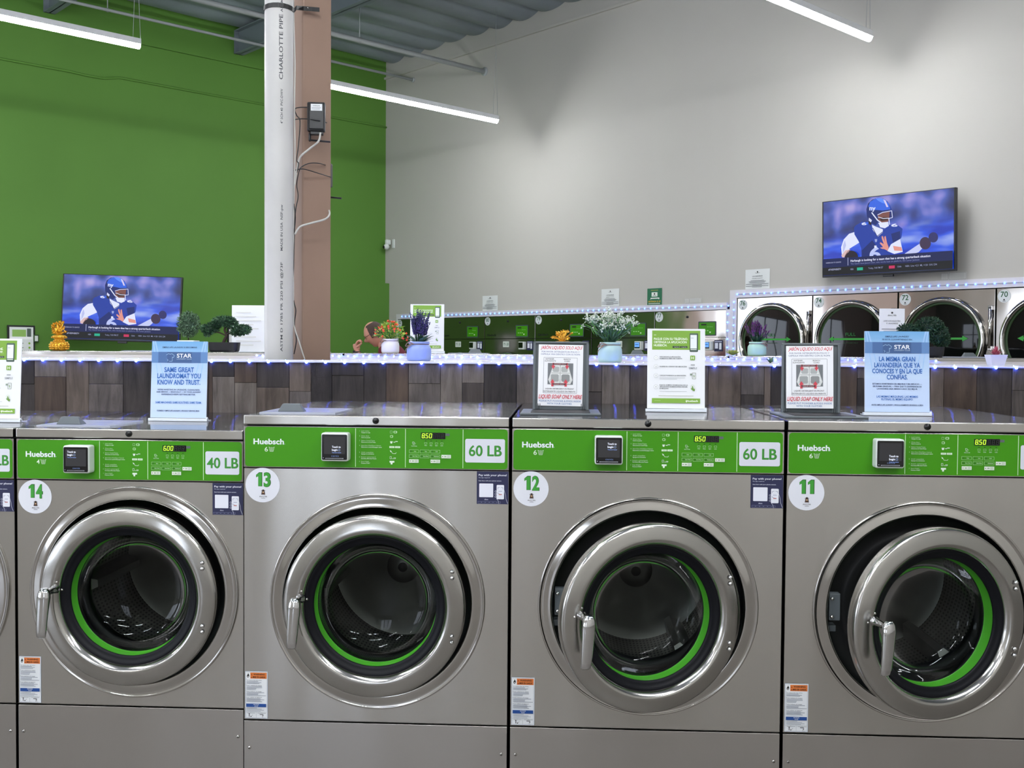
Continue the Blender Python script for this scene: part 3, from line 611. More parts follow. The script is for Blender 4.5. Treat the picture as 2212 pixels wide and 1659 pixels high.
# hanging tube lamps
LENS = pm('lamp lens', '#ffffff', .5, emit='#f7fafd', es=LAMP)
def lamp_mesh():
    m = MB(); m.box(-.040, .040, -2.446, .006, -.004, .030, pm('lamp housing', '#e2e4e6', .4), .003).box(-.040, -.037, -2.446, .006, -.021, .0, MATS['lamp housing']).box(.037, .040, -2.446, .006, -.021, 0, MATS['lamp housing']); return m  # side lips added to keep lamp light off the upper walls
def lens_mesh():
    m = MB(); pts = []
    for i in range(9): a = PI+PI*i/8; pts.append((.036*math.cos(a), .060*math.sin(a)))
    vs_ = [(x, 0.004, z) for x, z in pts]+[(x, -2.444, z) for x, z in pts]; n = 9
    m.add(vs_, [(i, i+1, i+1+n, i+n) for i in range(n-1)]+[tuple(range(n))[::-1], tuple(range(n, 2*n))]+[(0, n, 2*n-1, n-1)], LENS); return m
def wire_mesh():
    m = MB()
    for y in (-.02, -2.42):
        for d in (-.035, .035): m.tube([(0, y+d, .028), (0, y+d*.25, .72), (0, y, .80), (0, y, 1.32)], .0022, PIPEW, 5)
    return m
LM, NM, WM = lamp_mesh().mesh('lamp_housing'), lens_mesh().mesh('lamp_lens'), wire_mesh().mesh('hanging_wire')
LL = {(0, 0): 'glowing tube lamp hanging right of the column, before the white wall', (0, 1): 'glowing tube lamp at the top left over the green wall', (1, 0): 'glowing tube lamp at the top right before the white wall'}
for a, s0_ in enumerate((3.25, 8.02, 12.8)):
    for b in range(6):
        s_ = s0_
        if a == 0 and b > 3: continue
        t_ = (-.72, -5.15, -9.55, -13.9)[b] if a == 0 else (-.60, -5.1, -9.5, -13.9, -7.35, -11.75)[b]
        if b > 3: s_ = (10.4, 15.2)[a-1]  # extra unseen lamps between the rows, added to brighten the washer fronts
        P = room(s_, t_, 4.385)
        T = thing('tube_lamp', LL.get((a, b), 'glowing tube lamp hanging from the ceiling behind the photographer, out of view; some are added to brighten the washers'), 'ceiling lamp', P, -TH, 'hanging tube lamps' if (a, b) in LL else 'tube lamps out of view')
        mk('lamp_housing', LM, T); mk('lamp_lens', NM, T); mk('hanging_wire', WM, T)
# ------------------------------------------------------------------ plank partition behind the washers
rnd = random.Random(11)
def wood(name, base, dark, sc):
    m = bpy.data.materials.new(name); m.use_nodes = True; nt = m.node_tree; b = nt.nodes['Principled BSDF']; b.inputs['Roughness'].default_value = .62; b.inputs['Specular IOR Level'].default_value = .25
    tc = nt.nodes.new('ShaderNodeTexCoord'); mp = nt.nodes.new('ShaderNodeMapping'); mp.inputs['Scale'].default_value = (sc, 1, sc*.12); mp.inputs['Rotation'].default_value = (0, rnd.uniform(-.03, .03), 0); mp.inputs['Location'].default_value = (rnd.uniform(0, 9), 0, rnd.uniform(0, 9))
    n = nt.nodes.new('ShaderNodeTexNoise'); n.inputs['Scale'].default_value = 1; n.inputs['Detail'].default_value = 9; n.inputs['Roughness'].default_value = .7; n.inputs['Distortion'].default_value = .8
    n2 = nt.nodes.new('ShaderNodeTexNoise'); n2.inputs['Scale'].default_value = 6; n2.inputs['Detail'].default_value = 3
    nt.links.new(tc.outputs['Object'], mp.inputs[0]); nt.links.new(mp.outputs[0], n.inputs['Vector']); nt.links.new(tc.outputs['Object'], n2.inputs['Vector'])
    ad = nt.nodes.new('ShaderNodeMath'); ad.operation = 'MULTIPLY_ADD'; ad.inputs[1].default_value = .45; nt.links.new(n2.outputs[0], ad.inputs[0]); nt.links.new(n.outputs[0], ad.inputs[2])
    cr = nt.nodes.new('ShaderNodeValToRGB'); cr.color_ramp.elements[0].position = .5; cr.color_ramp.elements[0].color = lin(dark); cr.color_ramp.elements[1].position = .95; cr.color_ramp.elements[1].color = lin(base)
    nt.links.new(ad.outputs[0], cr.inputs[0]); nt.links.new(cr.outputs[0], b.inputs['Base Color'])
    bp = nt.nodes.new('ShaderNodeBump'); bp.inputs['Strength'].default_value = .25; bp.inputs['Distance'].default_value = .004; nt.links.new(n.outputs[0], bp.inputs['Height']); nt.links.new(bp.outputs[0], b.inputs['Normal']); m.diffuse_color = lin(base); return m
WOODS = [wood('weathered wood %d' % i, a, b, s) for i, (a, b, s) in enumerate((('#625b57', '#2d2928', 26), ('#433d3b', '#1e1b1b', 22), ('#716963', '#403a36', 30), ('#52453c', '#28201c', 18), ('#655e5b', '#363130', 34), ('#4b4441', '#24201f', 26), ('#685d55', '#38302a', 22), ('#393433', '#1b1819', 28)))]
YB = 4.349; PX0, PX1 = -3.3, 3.4
T = thing('plank_partition', 'low partition of weathered grey and brown vertical planks behind the washers', 'partition', (0, YB, 0))
m = MB(); edges = [atY(p, 820, YB).x for p in (46, 77, 145, 194, 268, 332, 390, 452, 461, 508, 556, 626, 673, 718, 787, 835, 883, 952, 999, 1046, 1116, 1163, 1235, 1300, 1360, 1409, 1460, 1529, 1600, 1650, 1664, 1700, 1765, 1812, 1850, 1905, 1960, 2008, 2037, 2108, 2184, 2260, 2330)]
x = edges[0]
while x > PX0: x -= rnd.choice((.09, .14, .2)); edges.insert(0, max(x, PX0))
x = edges[-1]
while x < PX1: x += rnd.choice((.09, .14, .2)); edges.append(min(x, PX1))
lastw = 0
for i, (a, b) in enumerate(zip(edges, edges[1:])):
    segs = [(1.20, 1.516)]
    if rnd.random() < .38: q = rnd.uniform(1.39, 1.49); segs = [(1.20, q), (q, 1.516)]
    for z0, z1 in segs:
        wi = rnd.randrange(8)
        while wi == lastw: wi = rnd.randrange(8)
        lastw = wi; d = rnd.uniform(0, .004); m.box(a+.0006, b-.0006, -.008-d, .004, z0+.0006, z1, WOODS[wi], .0012, 1)
m.obj('plank_facing', T)
MB().box(PX0, PX1, .004, .02, .0, 1.514, DRK).obj('backing', T)
MB().box(PX0, PX1, -.014, .10, 1.515, 1.5245, WHT, .0015).obj('front_cap', T, 'thin white cap')
cp_ = MB(); TOPB = pm('grey white board', '#c6c2c4', .45, noise=(2.2, .10), stretch=(1, 5, 1)); cp_.box(PX0, -1.42, .02, 1.42, 1.506, 1.5215, TOPB).box(-1.42, -.95, .60, 1.42, 1.506, 1.5215, TOPB).box(-.95, PX1, .02, 1.42, 1.506, 1.5215, TOPB); cp_.obj('top_board', T, 'grey white top boards')
MB().box(PX0, PX1, 1.42, 1.535, 1.40, 1.5325, TOPB, .002).obj('rear_cap', T)
def led_strip(label, name, pts, mat_r, r, o, base=True, grp=None):
    T = thing(name, label, 'light strip', o, 0, grp)
    if base: MB().tube([p[0] for p in (pts[0], pts[-1])] if len(base) < 3 else base, .0028, TAPE, 6).obj('strip', T)
    me = cached(('led_bulb', mat_r.name, r), lambda: MB().blob((0, 0, 0), r, mat_r, 2))
    for p in pts: mk('led_bulb', me, T, None, p[0])
    return T
# LEDs along the front edge: 43 px apart in the photo
n_ = []; x = atY(56, 773, YB).x; st = (atY(2192, 792, YB).x-x)/51
o = Vector((0, YB-.016, 1.520))
pts = [(Vector((x+st*i, 0, -.003)),) for i in range(-8, 60)]
led_strip('string of blue LEDs along the front edge of the plank partition', 'led_light_strip', pts, LEDM, .0058, o, [pts[0][0], pts[-1][0]])
o = Vector((0, YB+.108, 1.523)); pts = [(Vector((x+st*(i+.5), 0, 0)),) for i in range(-8, 60)]
led_strip('string of small pale LEDs just behind the white front cap', 'led_light_strip', pts, LEDW, .003, o, [pts[0][0], pts[-1][0]])
o = Vector((0, YB+1.43, 1.536)); st2 = .084; pts = []
for i in range(-20, 24): pts += [(Vector((i*st2*1.02*1.0, 0, 0)),), (Vector((i*st2*1.02+.0375, -.012, 0)),)]
led_strip('double string of LEDs on the rear cap before the back row of machines', 'led_light_strip', pts, LEDM, .0052, o, [pts[0][0], pts[-1][0]])
# ------------------------------------------------------------------ back to back row of bigger washers seen from behind
BX0 = atY(1008, 752, 6.95).x; YR = 5.905
def rear_body(w):
    def f():
        m = MB(); m.box(0, w, 0, 1.2, .0, 1.52, DRK); m.box(0, w, -.003, 0, .05, 1.552, STZ); return m
    return f
for i, k_ in enumerate((-3, -2, -1, 0, 1, 2, 3)):
    x = BX0+1.085*k_-.60
    lab = ['left end', 'second from the left', 'behind the white board', 'behind the blue jar', 'behind the white flowers', 'behind the mint jar', 'at the right end'][i]
    T = thing('washing_machine', 'large washer of the back row seen from behind, '+lab, 'washing machine', (x, YR, 0), 0, 'back row of large washers')
    mk('cabinet', cached('rear_cabinet', rear_body(1.075)), T); mk('top_cover', cached('rear_top', lambda: MB().box(0, 1.075, -.004, 1.21, 1.522, 1.5525, STT, .003).remat(lambda n: abs(n.y) > .8, STF).remat(lambda n: .2 < abs(n.y) <= .8, STR)), T)
    L = mk('soap_lid', cached('soap_lid', None), T, 'pale grey soap dispenser lid', (.62, 1.17, 1.5525), (0, 0, PI))
    mk('lid_handle', cached('lid_handle', None), L, 'grey wedge shaped handle', (-.030, .040, .0048))
# ------------------------------------------------------------------ machines built into the white wall (local x along the wall, front faces -y)
RB = -TH
def wallthing(name, label, cat, s, grp=None, off=0, z=0): return thing(name, label, cat, room(s, -off, z), RB, grp)
def circ(num, r=.055):
    def f():
        A = Art(e=.0006); A.disc(0, 0, r, '#d7dcdf', n=28); A.t(num, 0, -.006, .046, .062, '#1f5a38', .03); A.disc(0, -.03, .007, '#2b2b2b', n=10); A.r(-.013, -.044, .013, -.040, '#4a4a4a'); return A
    return cached('number_sticker_far'+num, f)
SW = .968; S77 = 5.155
for i, num in enumerate(('77', '78', '79', '80', '81', '82')):
    s0 = S77-SW*i; w = SW-.01
    T = wallthing('washing_machine', 'large mirror steel washer built into the white wall, number '+num, 'washing machine', s0, 'washers built into the white wall')
    mk('cabinet', cached('wall_cabinet', lambda: MB().box(.004, w-.004, .012, .12, .0, 2.03, DRK)), T)
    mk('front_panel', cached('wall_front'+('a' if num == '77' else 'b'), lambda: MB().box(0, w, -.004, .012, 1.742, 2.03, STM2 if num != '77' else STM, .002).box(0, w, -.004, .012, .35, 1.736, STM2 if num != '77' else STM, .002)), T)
    def scr():
        A = Art(e=.001); A.rr(0, 0, .235, .155, .01, '#3d4650'); A.r(.012, .012, .223, .143, GRNP); A.r(.04, .112, .11, .128, '#0d1a08'); A.r(.15, .03, .17, .045, '#cfe8c0')
        for q in range(3): A.r(.05+.035*q, .05, .07+.035*q, .06, '#a5d890')
        for q in range(4): A.disc(.13+.02*q, .095, .004, '#a5d890', n=8)
        return A
    mk('control_screen', cached('wall_screen', scr), T, 'green control screen', (.60, -.006, 1.758))
    mk('number_sticker', circ(num), T, 'round sticker numbered '+num, (.056, -.006, 1.972))
    def pl():
        A = Art(e=.001); A.rr(0, 0, .12, .075, .006, '#d5dcd6'); A.t('75 LB', .06, .022, .033, .095, '#2b5a35', .02); return A
    mk('capacity_plate', cached('wall_plate', pl), T, 'white plate lettered 75 LB', (.36, -.006, 1.63))
    def rdr(): return MB().box(0, .10, -.05, 0, 0, .10, PLW, .008).box(.008, .085, -.052, -.05, .02, .09, SCRN)
    r_ = mk('card_reader', cached('wall_reader', rdr), T, 'small card reader', (.70, -.004, 1.60))
    if num in ('77', '78'): mk('lit_screen', cached('wall_lit', lambda: Art(e=.001).r(.012, .034, .081, .086, 'E#6fb0ff:1.0').r(.02, .058, .07, .066, '#2b5fa8')), r_, None, (0, -.0522, 0))
    def lbl():
        A = Art(e=.001); A.r(0, 0, .11, .12, '#23264a'); A.r(.01, .03, .05, .09, '#dfe2f0'); A.rr(.065, .02, .095, .09, .004, '#e6e8f2'); A.r(.01, .1, .1, .108, '#cfd3ea'); return A
    mk('payment_sticker', cached('wall_pay', lbl), T, 'navy payment sticker', (.815, -.006, 1.59))
    mk('brand_lettering', cached('wall_brand', lambda: Art(e=.001).t('Huebsch', 0, 0, .028, .17, '#1c2a18', .03, 'l')), T, None, (.05, -.006, 1.775))
    mk('lock', cached('wall_lock', lambda: MB().lathe([(0, -.012), (.012, -.01), (.014, 0)], BLK, 14, ax='y')), T, None, (.45, -.004, 1.965))
    D = mk('door', cached('wall_door', lambda: MB().lathe([(.33, 0), (.335, -.03), (.32, -.05), (.27, -.055), (.24, -.03)], STR, 48, ax='y')), T, 'round steel door', (.47, -.004, 1.23))
    mk('door_glass', cached('wall_glass', lambda: MB().lathe([(.24, -.03), (.0, -.02)], SCRN, 32, ax='y')), D)
SD = .889; DS = [(6.262, '76'), (7.150, '74'), (8.040, '72'), (8.930, '70'), (9.82, '68')]
for s0, num in DS:
    w = SD-.012; cx, cz, R = .425, 1.700, .384
    T = wallthing('tumble_dryer', 'stainless dryer with big round dark door built into the white wall, number '+num, 'dryer', s0, 'dryers built into the white wall')
    mk('front_panel', cached('dryer_front', lambda: MB().box(0, w, -.004, .05, .30, 2.145, STM, .002)), T)
    mk('cabinet', cached('dryer_cab', lambda: MB().box(.01, w-.01, .05, .12, 0, 2.14, DRK)), T)
    D = mk('door', cached('dryer_door', lambda: MB().lathe([(.384, 0), (.388, -.03), (.378, -.047), (.362, -.052), (.348, -.046), (.342, -.03), (.340, -.012)], STR, 64, ax='y')), T, 'polished round door ring', (cx, -.004, cz))
    mk('door_gasket', cached('dryer_gasket', lambda: MB().lathe([(.341, -.016), (.325, -.020), (.318, -.012)], pm('dark green rim', '#24421a', .4), 48, ax='y')), D)
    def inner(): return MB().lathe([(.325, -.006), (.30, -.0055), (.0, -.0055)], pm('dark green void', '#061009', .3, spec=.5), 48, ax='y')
    mk('door_glass', cached('dryer_glass', lambda: MB().lathe([(.322, -.016), (.2, -.022), (.0001, -.024)], GLD, 48, ax='y')), D, 'dark tinted glass')
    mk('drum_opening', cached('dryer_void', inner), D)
    def arr():
        A = Art(e=.0006); g = '#2f9a35'; A.r(-.19, -.012, .19, .006, g)
        for k_ in (-1, 1): A.poly([(k_*.185, .022), (k_*.185, -.028), (k_*.235, -.003)], g)
        A.t('FULL', .0, .028, .03, .105, '#1f7a35', .0); A.t('FILL TO LINE ONLY', 0, -.046, .012, .16, '#1d4d28', .0); return A
    mk('fill_line', cached('fill_line', arr), D, 'green double arrow lettered FULL', (0, -.0265, .018))
    mk('number_sticker', circ(num), T, 'round sticker numbered '+num, (.063, -.006, 2.078))
    if num != '76': pass
    def hd(): return MB().tube([(0, -.02, -.36), (0, -.02, 0)], .016, STR, 10).box(-.018, .018, -.03, 0, -.03, .01, STR, .004).box(-.018, .018, -.03, 0, -.38, -.34, STR, .004)
    mk('door_handle', cached('dryer_handle', hd), T, 'upright steel handle rail', (.845, -.004, 1.99))
# white trim with LEDs framing the machines
m = MB()
def lb(s0, s1, z0, z1, mat=WHT, y=.018): rbox(m, s0, s1, -y, 0, z0, z1, mat)
lb(.30, 6.13, 2.035, 2.108); lb(.30, .335, .3, 2.035); lb(6.125, 6.17, 1.4, 2.035); lb(6.17, 6.255, 1.4, 2.235); lb(6.255, 10.8, 2.152, 2.235); o = room(.3, 0, 2.0)
m.v = [tuple(Vector(v)-o) for v in m.v]
ms_ = m.obj('trim_8', None, None, o); ms_['kind'] = 'structure'
def wp(s, z, off=.024): return room(s, -off, z)
def wstrip(label, path, sp):
    o = wp(*path[0]); pts = [];
    for a, b in zip(path, path[1:]):
        A_, B_ = wp(*a), wp(*b); L = (B_-A_).length; n = max(1, int(round(L/sp)))
        pts += [(A_+(B_-A_)*((k_+.5)/n)-o,) for k_ in range(n)]
    led_strip(label, 'led_light_strip', pts[:100], LEDF, .009, o, [wp(*p)-o for p in path], 'led strings on the white wall')
wstrip('string of blue LEDs above the built-in washers 77 to 82', [(.40, 2.072), (6.20, 2.072)], .0885)
wstrip('string of blue LEDs above the row of dryers', [(6.225, 2.19), (10.7, 2.19)], .083)
wstrip('upright string of blue LEDs left of dryer 76, its left one', [(6.148, 1.50), (6.148, 2.03)], .083)
wstrip('upright string of blue LEDs left of dryer 76, its right one', [(6.225, 1.50), (6.225, 2.15)], .083)
# ------------------------------------------------------------------ notices, camera, frames on the walls
def notice(label, s0, s1, z0, z1, kind, off=.004):
    W, H = s1-s0, z1-z0; A = Art(e=.0006)
    if kind == 'green':
        A.r(0, 0, W, H, '#1f6b4a'); A.r(W*.3, H*.5, W*.7, H*.76, '#e4eae4'); A.disc(W/2, H*.66, W*.05, '#333333', n=10); A.r(W*.38, H*.55, W*.62, H*.57, '#444444'); A.t('ANUNCIO', W/2, H*.86, H*.045, W*.5, '#d8c860', .02)
        A.poly([(W*.16, H*.33), (W*.24, H*.33), (W*.24, H*.43), (W*.84, H*.43), (W*.84, H*.33), (W*.78, H*.33), (W*.78, H*.36), (W*.3, H*.36)], '#dfe6df'); A.t('OBTENGA $1.00', W/2, H*.15, H*.10, W*.86, '#d8b84a', .03); A.r(W*.1, H*.05, W*.9, H*.09, '#cfd8cf')
    elif kind == 'table':
        A.r(0, 0, W, H, '#d3d2ce'); A.frame(.004, .004, W*.28, H-.004, .003, '#9a9a98'); A.frame(W*.33, .004, W-.004, H-.004, .003, '#9a9a98')
        for i in range(4): A.r(W*.37, H*(.2+.17*i), W*.93, H*(.24+.17*i), '#a9a9a6'); A.r(W*.06, H*(.2+.17*i), W*.24, H*(.24+.17*i), '#b5b5b2')
    else:
        A.r(0, 0, W, H, '#dfe2e2'); A.disc(W/2, H*.86, W*.03, '#3a3a3a', n=10); A.ln([(W*.4, H*.82), (W*.47, H*.79), (W*.6, H*.82)], W*.01, '#4a4a4a')
        A.t('LAVADORAS', W/2, H*.62, H*.055, W*.42, '#55585c', .03); A.t('USE JABON LIQUIDO', W/2, H*.52, H*.035, W*.44, '#55585c', .02)
        for i, k_ in enumerate((.55, .7, .62)): A.r(W*(.5-k_/2), H*(.42-.055*i), W*(.5+k_/2), H*(.445-.055*i), '#85888c')
        for i, k_ in enumerate((.92, .4, .92, .4)): A.r(W*(.5-k_/2), H*(.24-.05*i), W*(.5+k_/2), H*(.262-.05*i), '#6e7175')
    A.v.append((0, 0, 0)); o = A.obj('wall_notice', None, None, room(s0, -off, z0), (0, 0, RB)); tag(o, label, 'notice', 'paper notices on the white wall')
notice('white notice on the wall above washer 80', 2.20, 2.50, 2.112, 2.31, 'p')
notice('white notice on the wall above the white flowers', 4.334, 4.612, 2.112, 2.317, 'p')
notice('dark green notice with yellow lettering above washer 77', 5.034, 5.245, 2.112, 2.297, 'green')
notice('faint ruled table notice above the left edge of the lit washer 77', 5.561, 5.79, 2.112, 2.17, 'table')
notice('white notice on the wall above the LED corner at dryer 76', 6.352, 6.647, 2.238, 2.441, 'p')
notice('faint ruled notice under the right corner of the wall television', 8.433, 8.665, 2.238, 2.304, 'table')
T = wallthing('security_camera', 'small white security camera high on the white wall beside the corner', 'security camera', .19, None, .0, 3.13)
MB().box(.0, .05, -.02, 0, -.05, .08, PLW, .006).obj('wall_plate', T); MB().box(-.07, -.02, -.10, -.02, .0, .075, PLW, .012).obj('body', T); MB().blob((-.045, -.085, -.03), .045, PLW, 2).obj('camera_head', T)
MB().blob((-.056, -.118, -.036), .024, SCRN, 2).obj('lens', T)
RA = PI/2-TH
def onA(name, label, cat, t, z, off=.104): return thing(name, label, cat, room(off, t, z), RA)
T = onA('framed_sign', 'black framed printed sheet on the lower green wall at far left', 'framed sign', -5.34, 1.40)
MB().box(0, .30, -.02, 0, 0, .43, BLK, .003).obj('frame', T)
A = Art(e=.0008); A.r(.02, .02, .28, .41, '#d9dedb'); A.r(.05, .30, .20, .38, '#8bb45a'); A.r(.03, .27, .27, .30, '#eceeee'); A.rr(.21, .30, .255, .395, .006, '#4a5a50')
for i in range(4): A.r(.05, .22-.05*i, .17, .23-.05*i, '#8a908c'); A.disc(.235, .225-.05*i, .012, '#7fae3c', n=12)
A.obj('printed_sheet', T, None, (0, -.021, 0))
T = onA('wall_switch', 'small white wall box left of the green wall television', 'switch', -5.06, 1.64)
MB().box(0, .06, -.03, 0, 0, .085, pm('dark green box', '#2f4a22', .5), .004).box(.012, .048, -.036, -.03, .01, .072, PLW, .003).obj('cover', T)
T = onA('framed_sign', 'black framed white sheet just left of the white pipe column', 'framed sign', -2.62, 1.555)
MB().box(0, .42, -.02, 0, 0, .32, BLK, .003).obj('frame', T); Art(e=.001).r(.02, .02, .4, .3, '#dfe0e0').obj('printed_sheet', T, None, (0, -.021, 0))
# ------------------------------------------------------------------ column, drain pipe, radios
BRN = pm('brown column paint', '#8d7363', .55, noise=(3, .06)); PVC = pm('white drain pipe', '#bcbbba', .38, noise=(5, .06))
cc = atY(653.5, 700, 4.69); CS = .152; c0 = Vector((cc.x, cc.y, 0))
T = thing('building_column', 'square brown painted column rising behind the plank partition', 'column', c0, -TH)
MB().box(-CS, 0, 0, CS, .0, 5.8, BRN, .008).obj('shaft', T)
pc = atY(602.8, 400, 4.585); p0 = Vector((pc.x, pc.y, 0))
T = thing('drain_pipe', 'thick white plastic drain pipe strapped beside the brown column', 'pipe', p0)
m = MB(); m.lathe([(.0625, 0), (.0625, 5.75)], PVC, 40); m.obj('pipe_run', T)
def vtext(st, z0, z1, hh, ang=.52):      # printing that climbs the pipe
    A = Art(e=.0001); A.t(st, 0, 0, hh, z1-z0, '#3b3c42', .02, 'l'); out = []
    for x, y, z in A.v:
        a = ang-z/.0632; out.append((.0632*math.sin(a), -.0632*math.cos(a), z0+x))
    A.v = out; return A
for st, a, b in (('CHARLOTTE PIPE', 2.74, 3.02), ('ASTM D 2665  NSF-dwv PVC', 3.03, 3.30), ('4" SCH 40  PVC-DWV', 2.55, 2.70), ('ASTM D 1785 PR 220 PSI @73F', 1.56, 1.95), ('MADE IN USA  NSF-pw', 2.0, 2.2)):
    vtext(st, a, b, .016 if 'CHAR' in st else .010).obj('pipe_lettering', T)
# strap, radios, cords in world coordinates relative to c0
def W(px, py, Y): return atY(px, py, Y)
T = thing('pipe_strap', 'black perforated strap holding the white pipe to the column', 'strap', W(600, 14, 4.52))
o = T.location; m = MB(); path = []
zt = W(600, 12, 4.52).z
for i in range(10): a = math.radians(-178+i*20); path.append(Vector((p0.x+.0655*math.cos(a), p0.y+.0655*math.sin(a), zt+.004*math.sin(i/9*PI))))
path.append(W(640, 17, 4.60)); path.append(W(655, 18, 4.664)); path.append(W(690, 21, 4.715))
for i in range(len(path)-1):
    a, b = path[i]-o, path[i+1]-o; n = (b-a).cross(ZX).normalized()*.0012; h = Vector((0, 0, .0095))
    m.add([a-h-n, b-h-n, b+h-n, a+h-n, a-h+n, b-h+n, b+h+n, a+h+n], [(0, 1, 2, 3), (7, 6, 5, 4), (0, 4, 5, 1), (3, 2, 6, 7), (0, 3, 7, 4), (1, 5, 6, 2)], BLK)
m.obj('band', T); MB().blob(W(665, 17, 4.672)-o, .004, CHR, 1).obj('screw', T)
fx = Vector((math.cos(PI/2-TH), math.sin(PI/2-TH), 0))         # the column face towards the right
BLKP = pm('black plastic', '#101218', .35)
P = W(685, 254, 4.70); T = thing('wifi_radio', 'black wireless unit tied to the front of the column, white label on it', 'wireless unit', P, math.radians(8))
MB().box(-.041, .038, -.035, 0, -.068, .062, BLKP, .006).box(-.033, .034, -.039, -.035, -.06, .055, BLKP, .004).box(-.028, .030, -.028, -.004, -.082, -.066, BLKP, .003).obj('housing', T)
A = Art(e=.0003); A.r(-.024, .022, .026, .052, '#e4e6ea'); A.t('WIRELESS', .0, .041, .005, .032, '#44474d', .02); A.r(-.02, .034, .02, .036, '#777b80'); A.r(-.02, .028, .016, .030, '#777b80'); A.obj('label_sheet', T, None, (0, -.0395, 0))
MB().tube([(-.030, -.02, -.075), (-.030, -.02, -.105), (-.030, -.024, -.108)], .0055, BLKP, 8).tube([(-.034, -.024, -.106), (.062, -.035, -.114)], .0042, BLKP, 8).obj('antenna', T)
P = W(708, 376, 4.815); T = thing('wifi_radio', 'black wireless unit peeping out behind the right edge of the column', 'wireless unit', P, 0)
MB().box(-.014, .0135, .0, .045, -.055, .052, BLKP, .004).obj('housing', T)
MB().tube([(0, .02, -.055), (0, .02, -.095), (0, .02, -.105)], .005, BLKP, 8).tube([(.0, .02, -.103), (.062, .01, -.110)], .0042, BLKP, 8).obj('antenna', T)
def spline(pts, n=8):
    pts = [Vector(p) for p in pts]; out = []
    for i in range(len(pts)-1):
        a = pts[max(i-1, 0)]; b = pts[i]; c = pts[i+1]; d = pts[min(i+2, len(pts)-1)]
        for k in range(n):
            t = k/n; out.append(.5*((2*b)+(c-a)*t+(2*a-5*b+4*c-d)*t*t+(3*b-a-3*c+d)*t**3))
    return out+[pts[-1]]
def cord(name, label, cat, px, r, mat, Y=4.655):
    pts = spline([W(p[0], p[1], p[2] if len(p) > 2 else Y) for p in px]); o = pts[0].copy()
    return tag(MB().tube([p-o for p in pts], r, mat, 6).obj(name, None, None, o), label, cat)
WC = pm('white cable', '#b9b8b4', .4)
cord('network_cable', 'white cable curving from the upper wireless unit down behind the pipe', 'cable', [(692, 287, 4.66), (688, 305, 4.65), (668, 322, 4.65), (648, 340, 4.64), (641, 368, 4.62), (636, 400, 4.60)], .0048, WC)
cord('network_cable', 'white cable looping out past the right edge of the column', 'cable', [(705, 448, 4.80), (712, 460, 4.78), (703, 473, 4.72), (672, 482, 4.655), (648, 490, 4.63), (637, 506, 4.60)], .0046, WC)
cord('conduit_line', 'thin white line running down between pipe and column', 'cable', [(634, 0), (635, 60), (637, 140), (636, 240), (637, 330), (634, 480), (634, 640), (635, 700), (645, 735), (659, 779)], .0034, WC, 4.60)
cord('power_cord', 'black cord from the upper wireless unit hanging down the column', 'cable', [(668, 232, 4.67), (648, 232, 4.66), (637, 236, 4.65), (641, 250, 4.64), (648, 262, 4.64), (645, 310, 4.63), (641, 345, 4.62), (645, 356, 4.62), (636, 395, 4.61), (634, 430, 4.60), (638, 470, 4.60), (634, 510, 4.60)], .0024, BLKP)
cord('power_cord', 'black cord bending from the lower wireless unit around the column', 'cable', [(706, 358, 4.80), (690, 353, 4.70), (668, 353, 4.66), (650, 362, 4.64), (644, 378, 4.62), (641, 400, 4.62), (644, 425, 4.62), (638, 460, 4.61), (635, 540, 4.60), (634, 640, 4.60), (639, 670, 4.60), (636, 700, 4.60), (640, 735, 4.60), (635, 765, 4.60)], .0024, BLKP)
cord('cable_tie', 'black zip tie around the upper wireless unit', 'cable tie', [(632, 259, 4.62), (645, 257, 4.63), (664, 257, 4.66), (685, 260, 4.655), (706, 265, 4.70)], .0022, BLKP)
cord('cable_tie', 'black zip tie running to the lower wireless unit', 'cable tie', [(633, 369, 4.61), (650, 365, 4.63), (664, 367, 4.65), (690, 375, 4.69), (716, 383, 4.80)], .0022, BLKP)
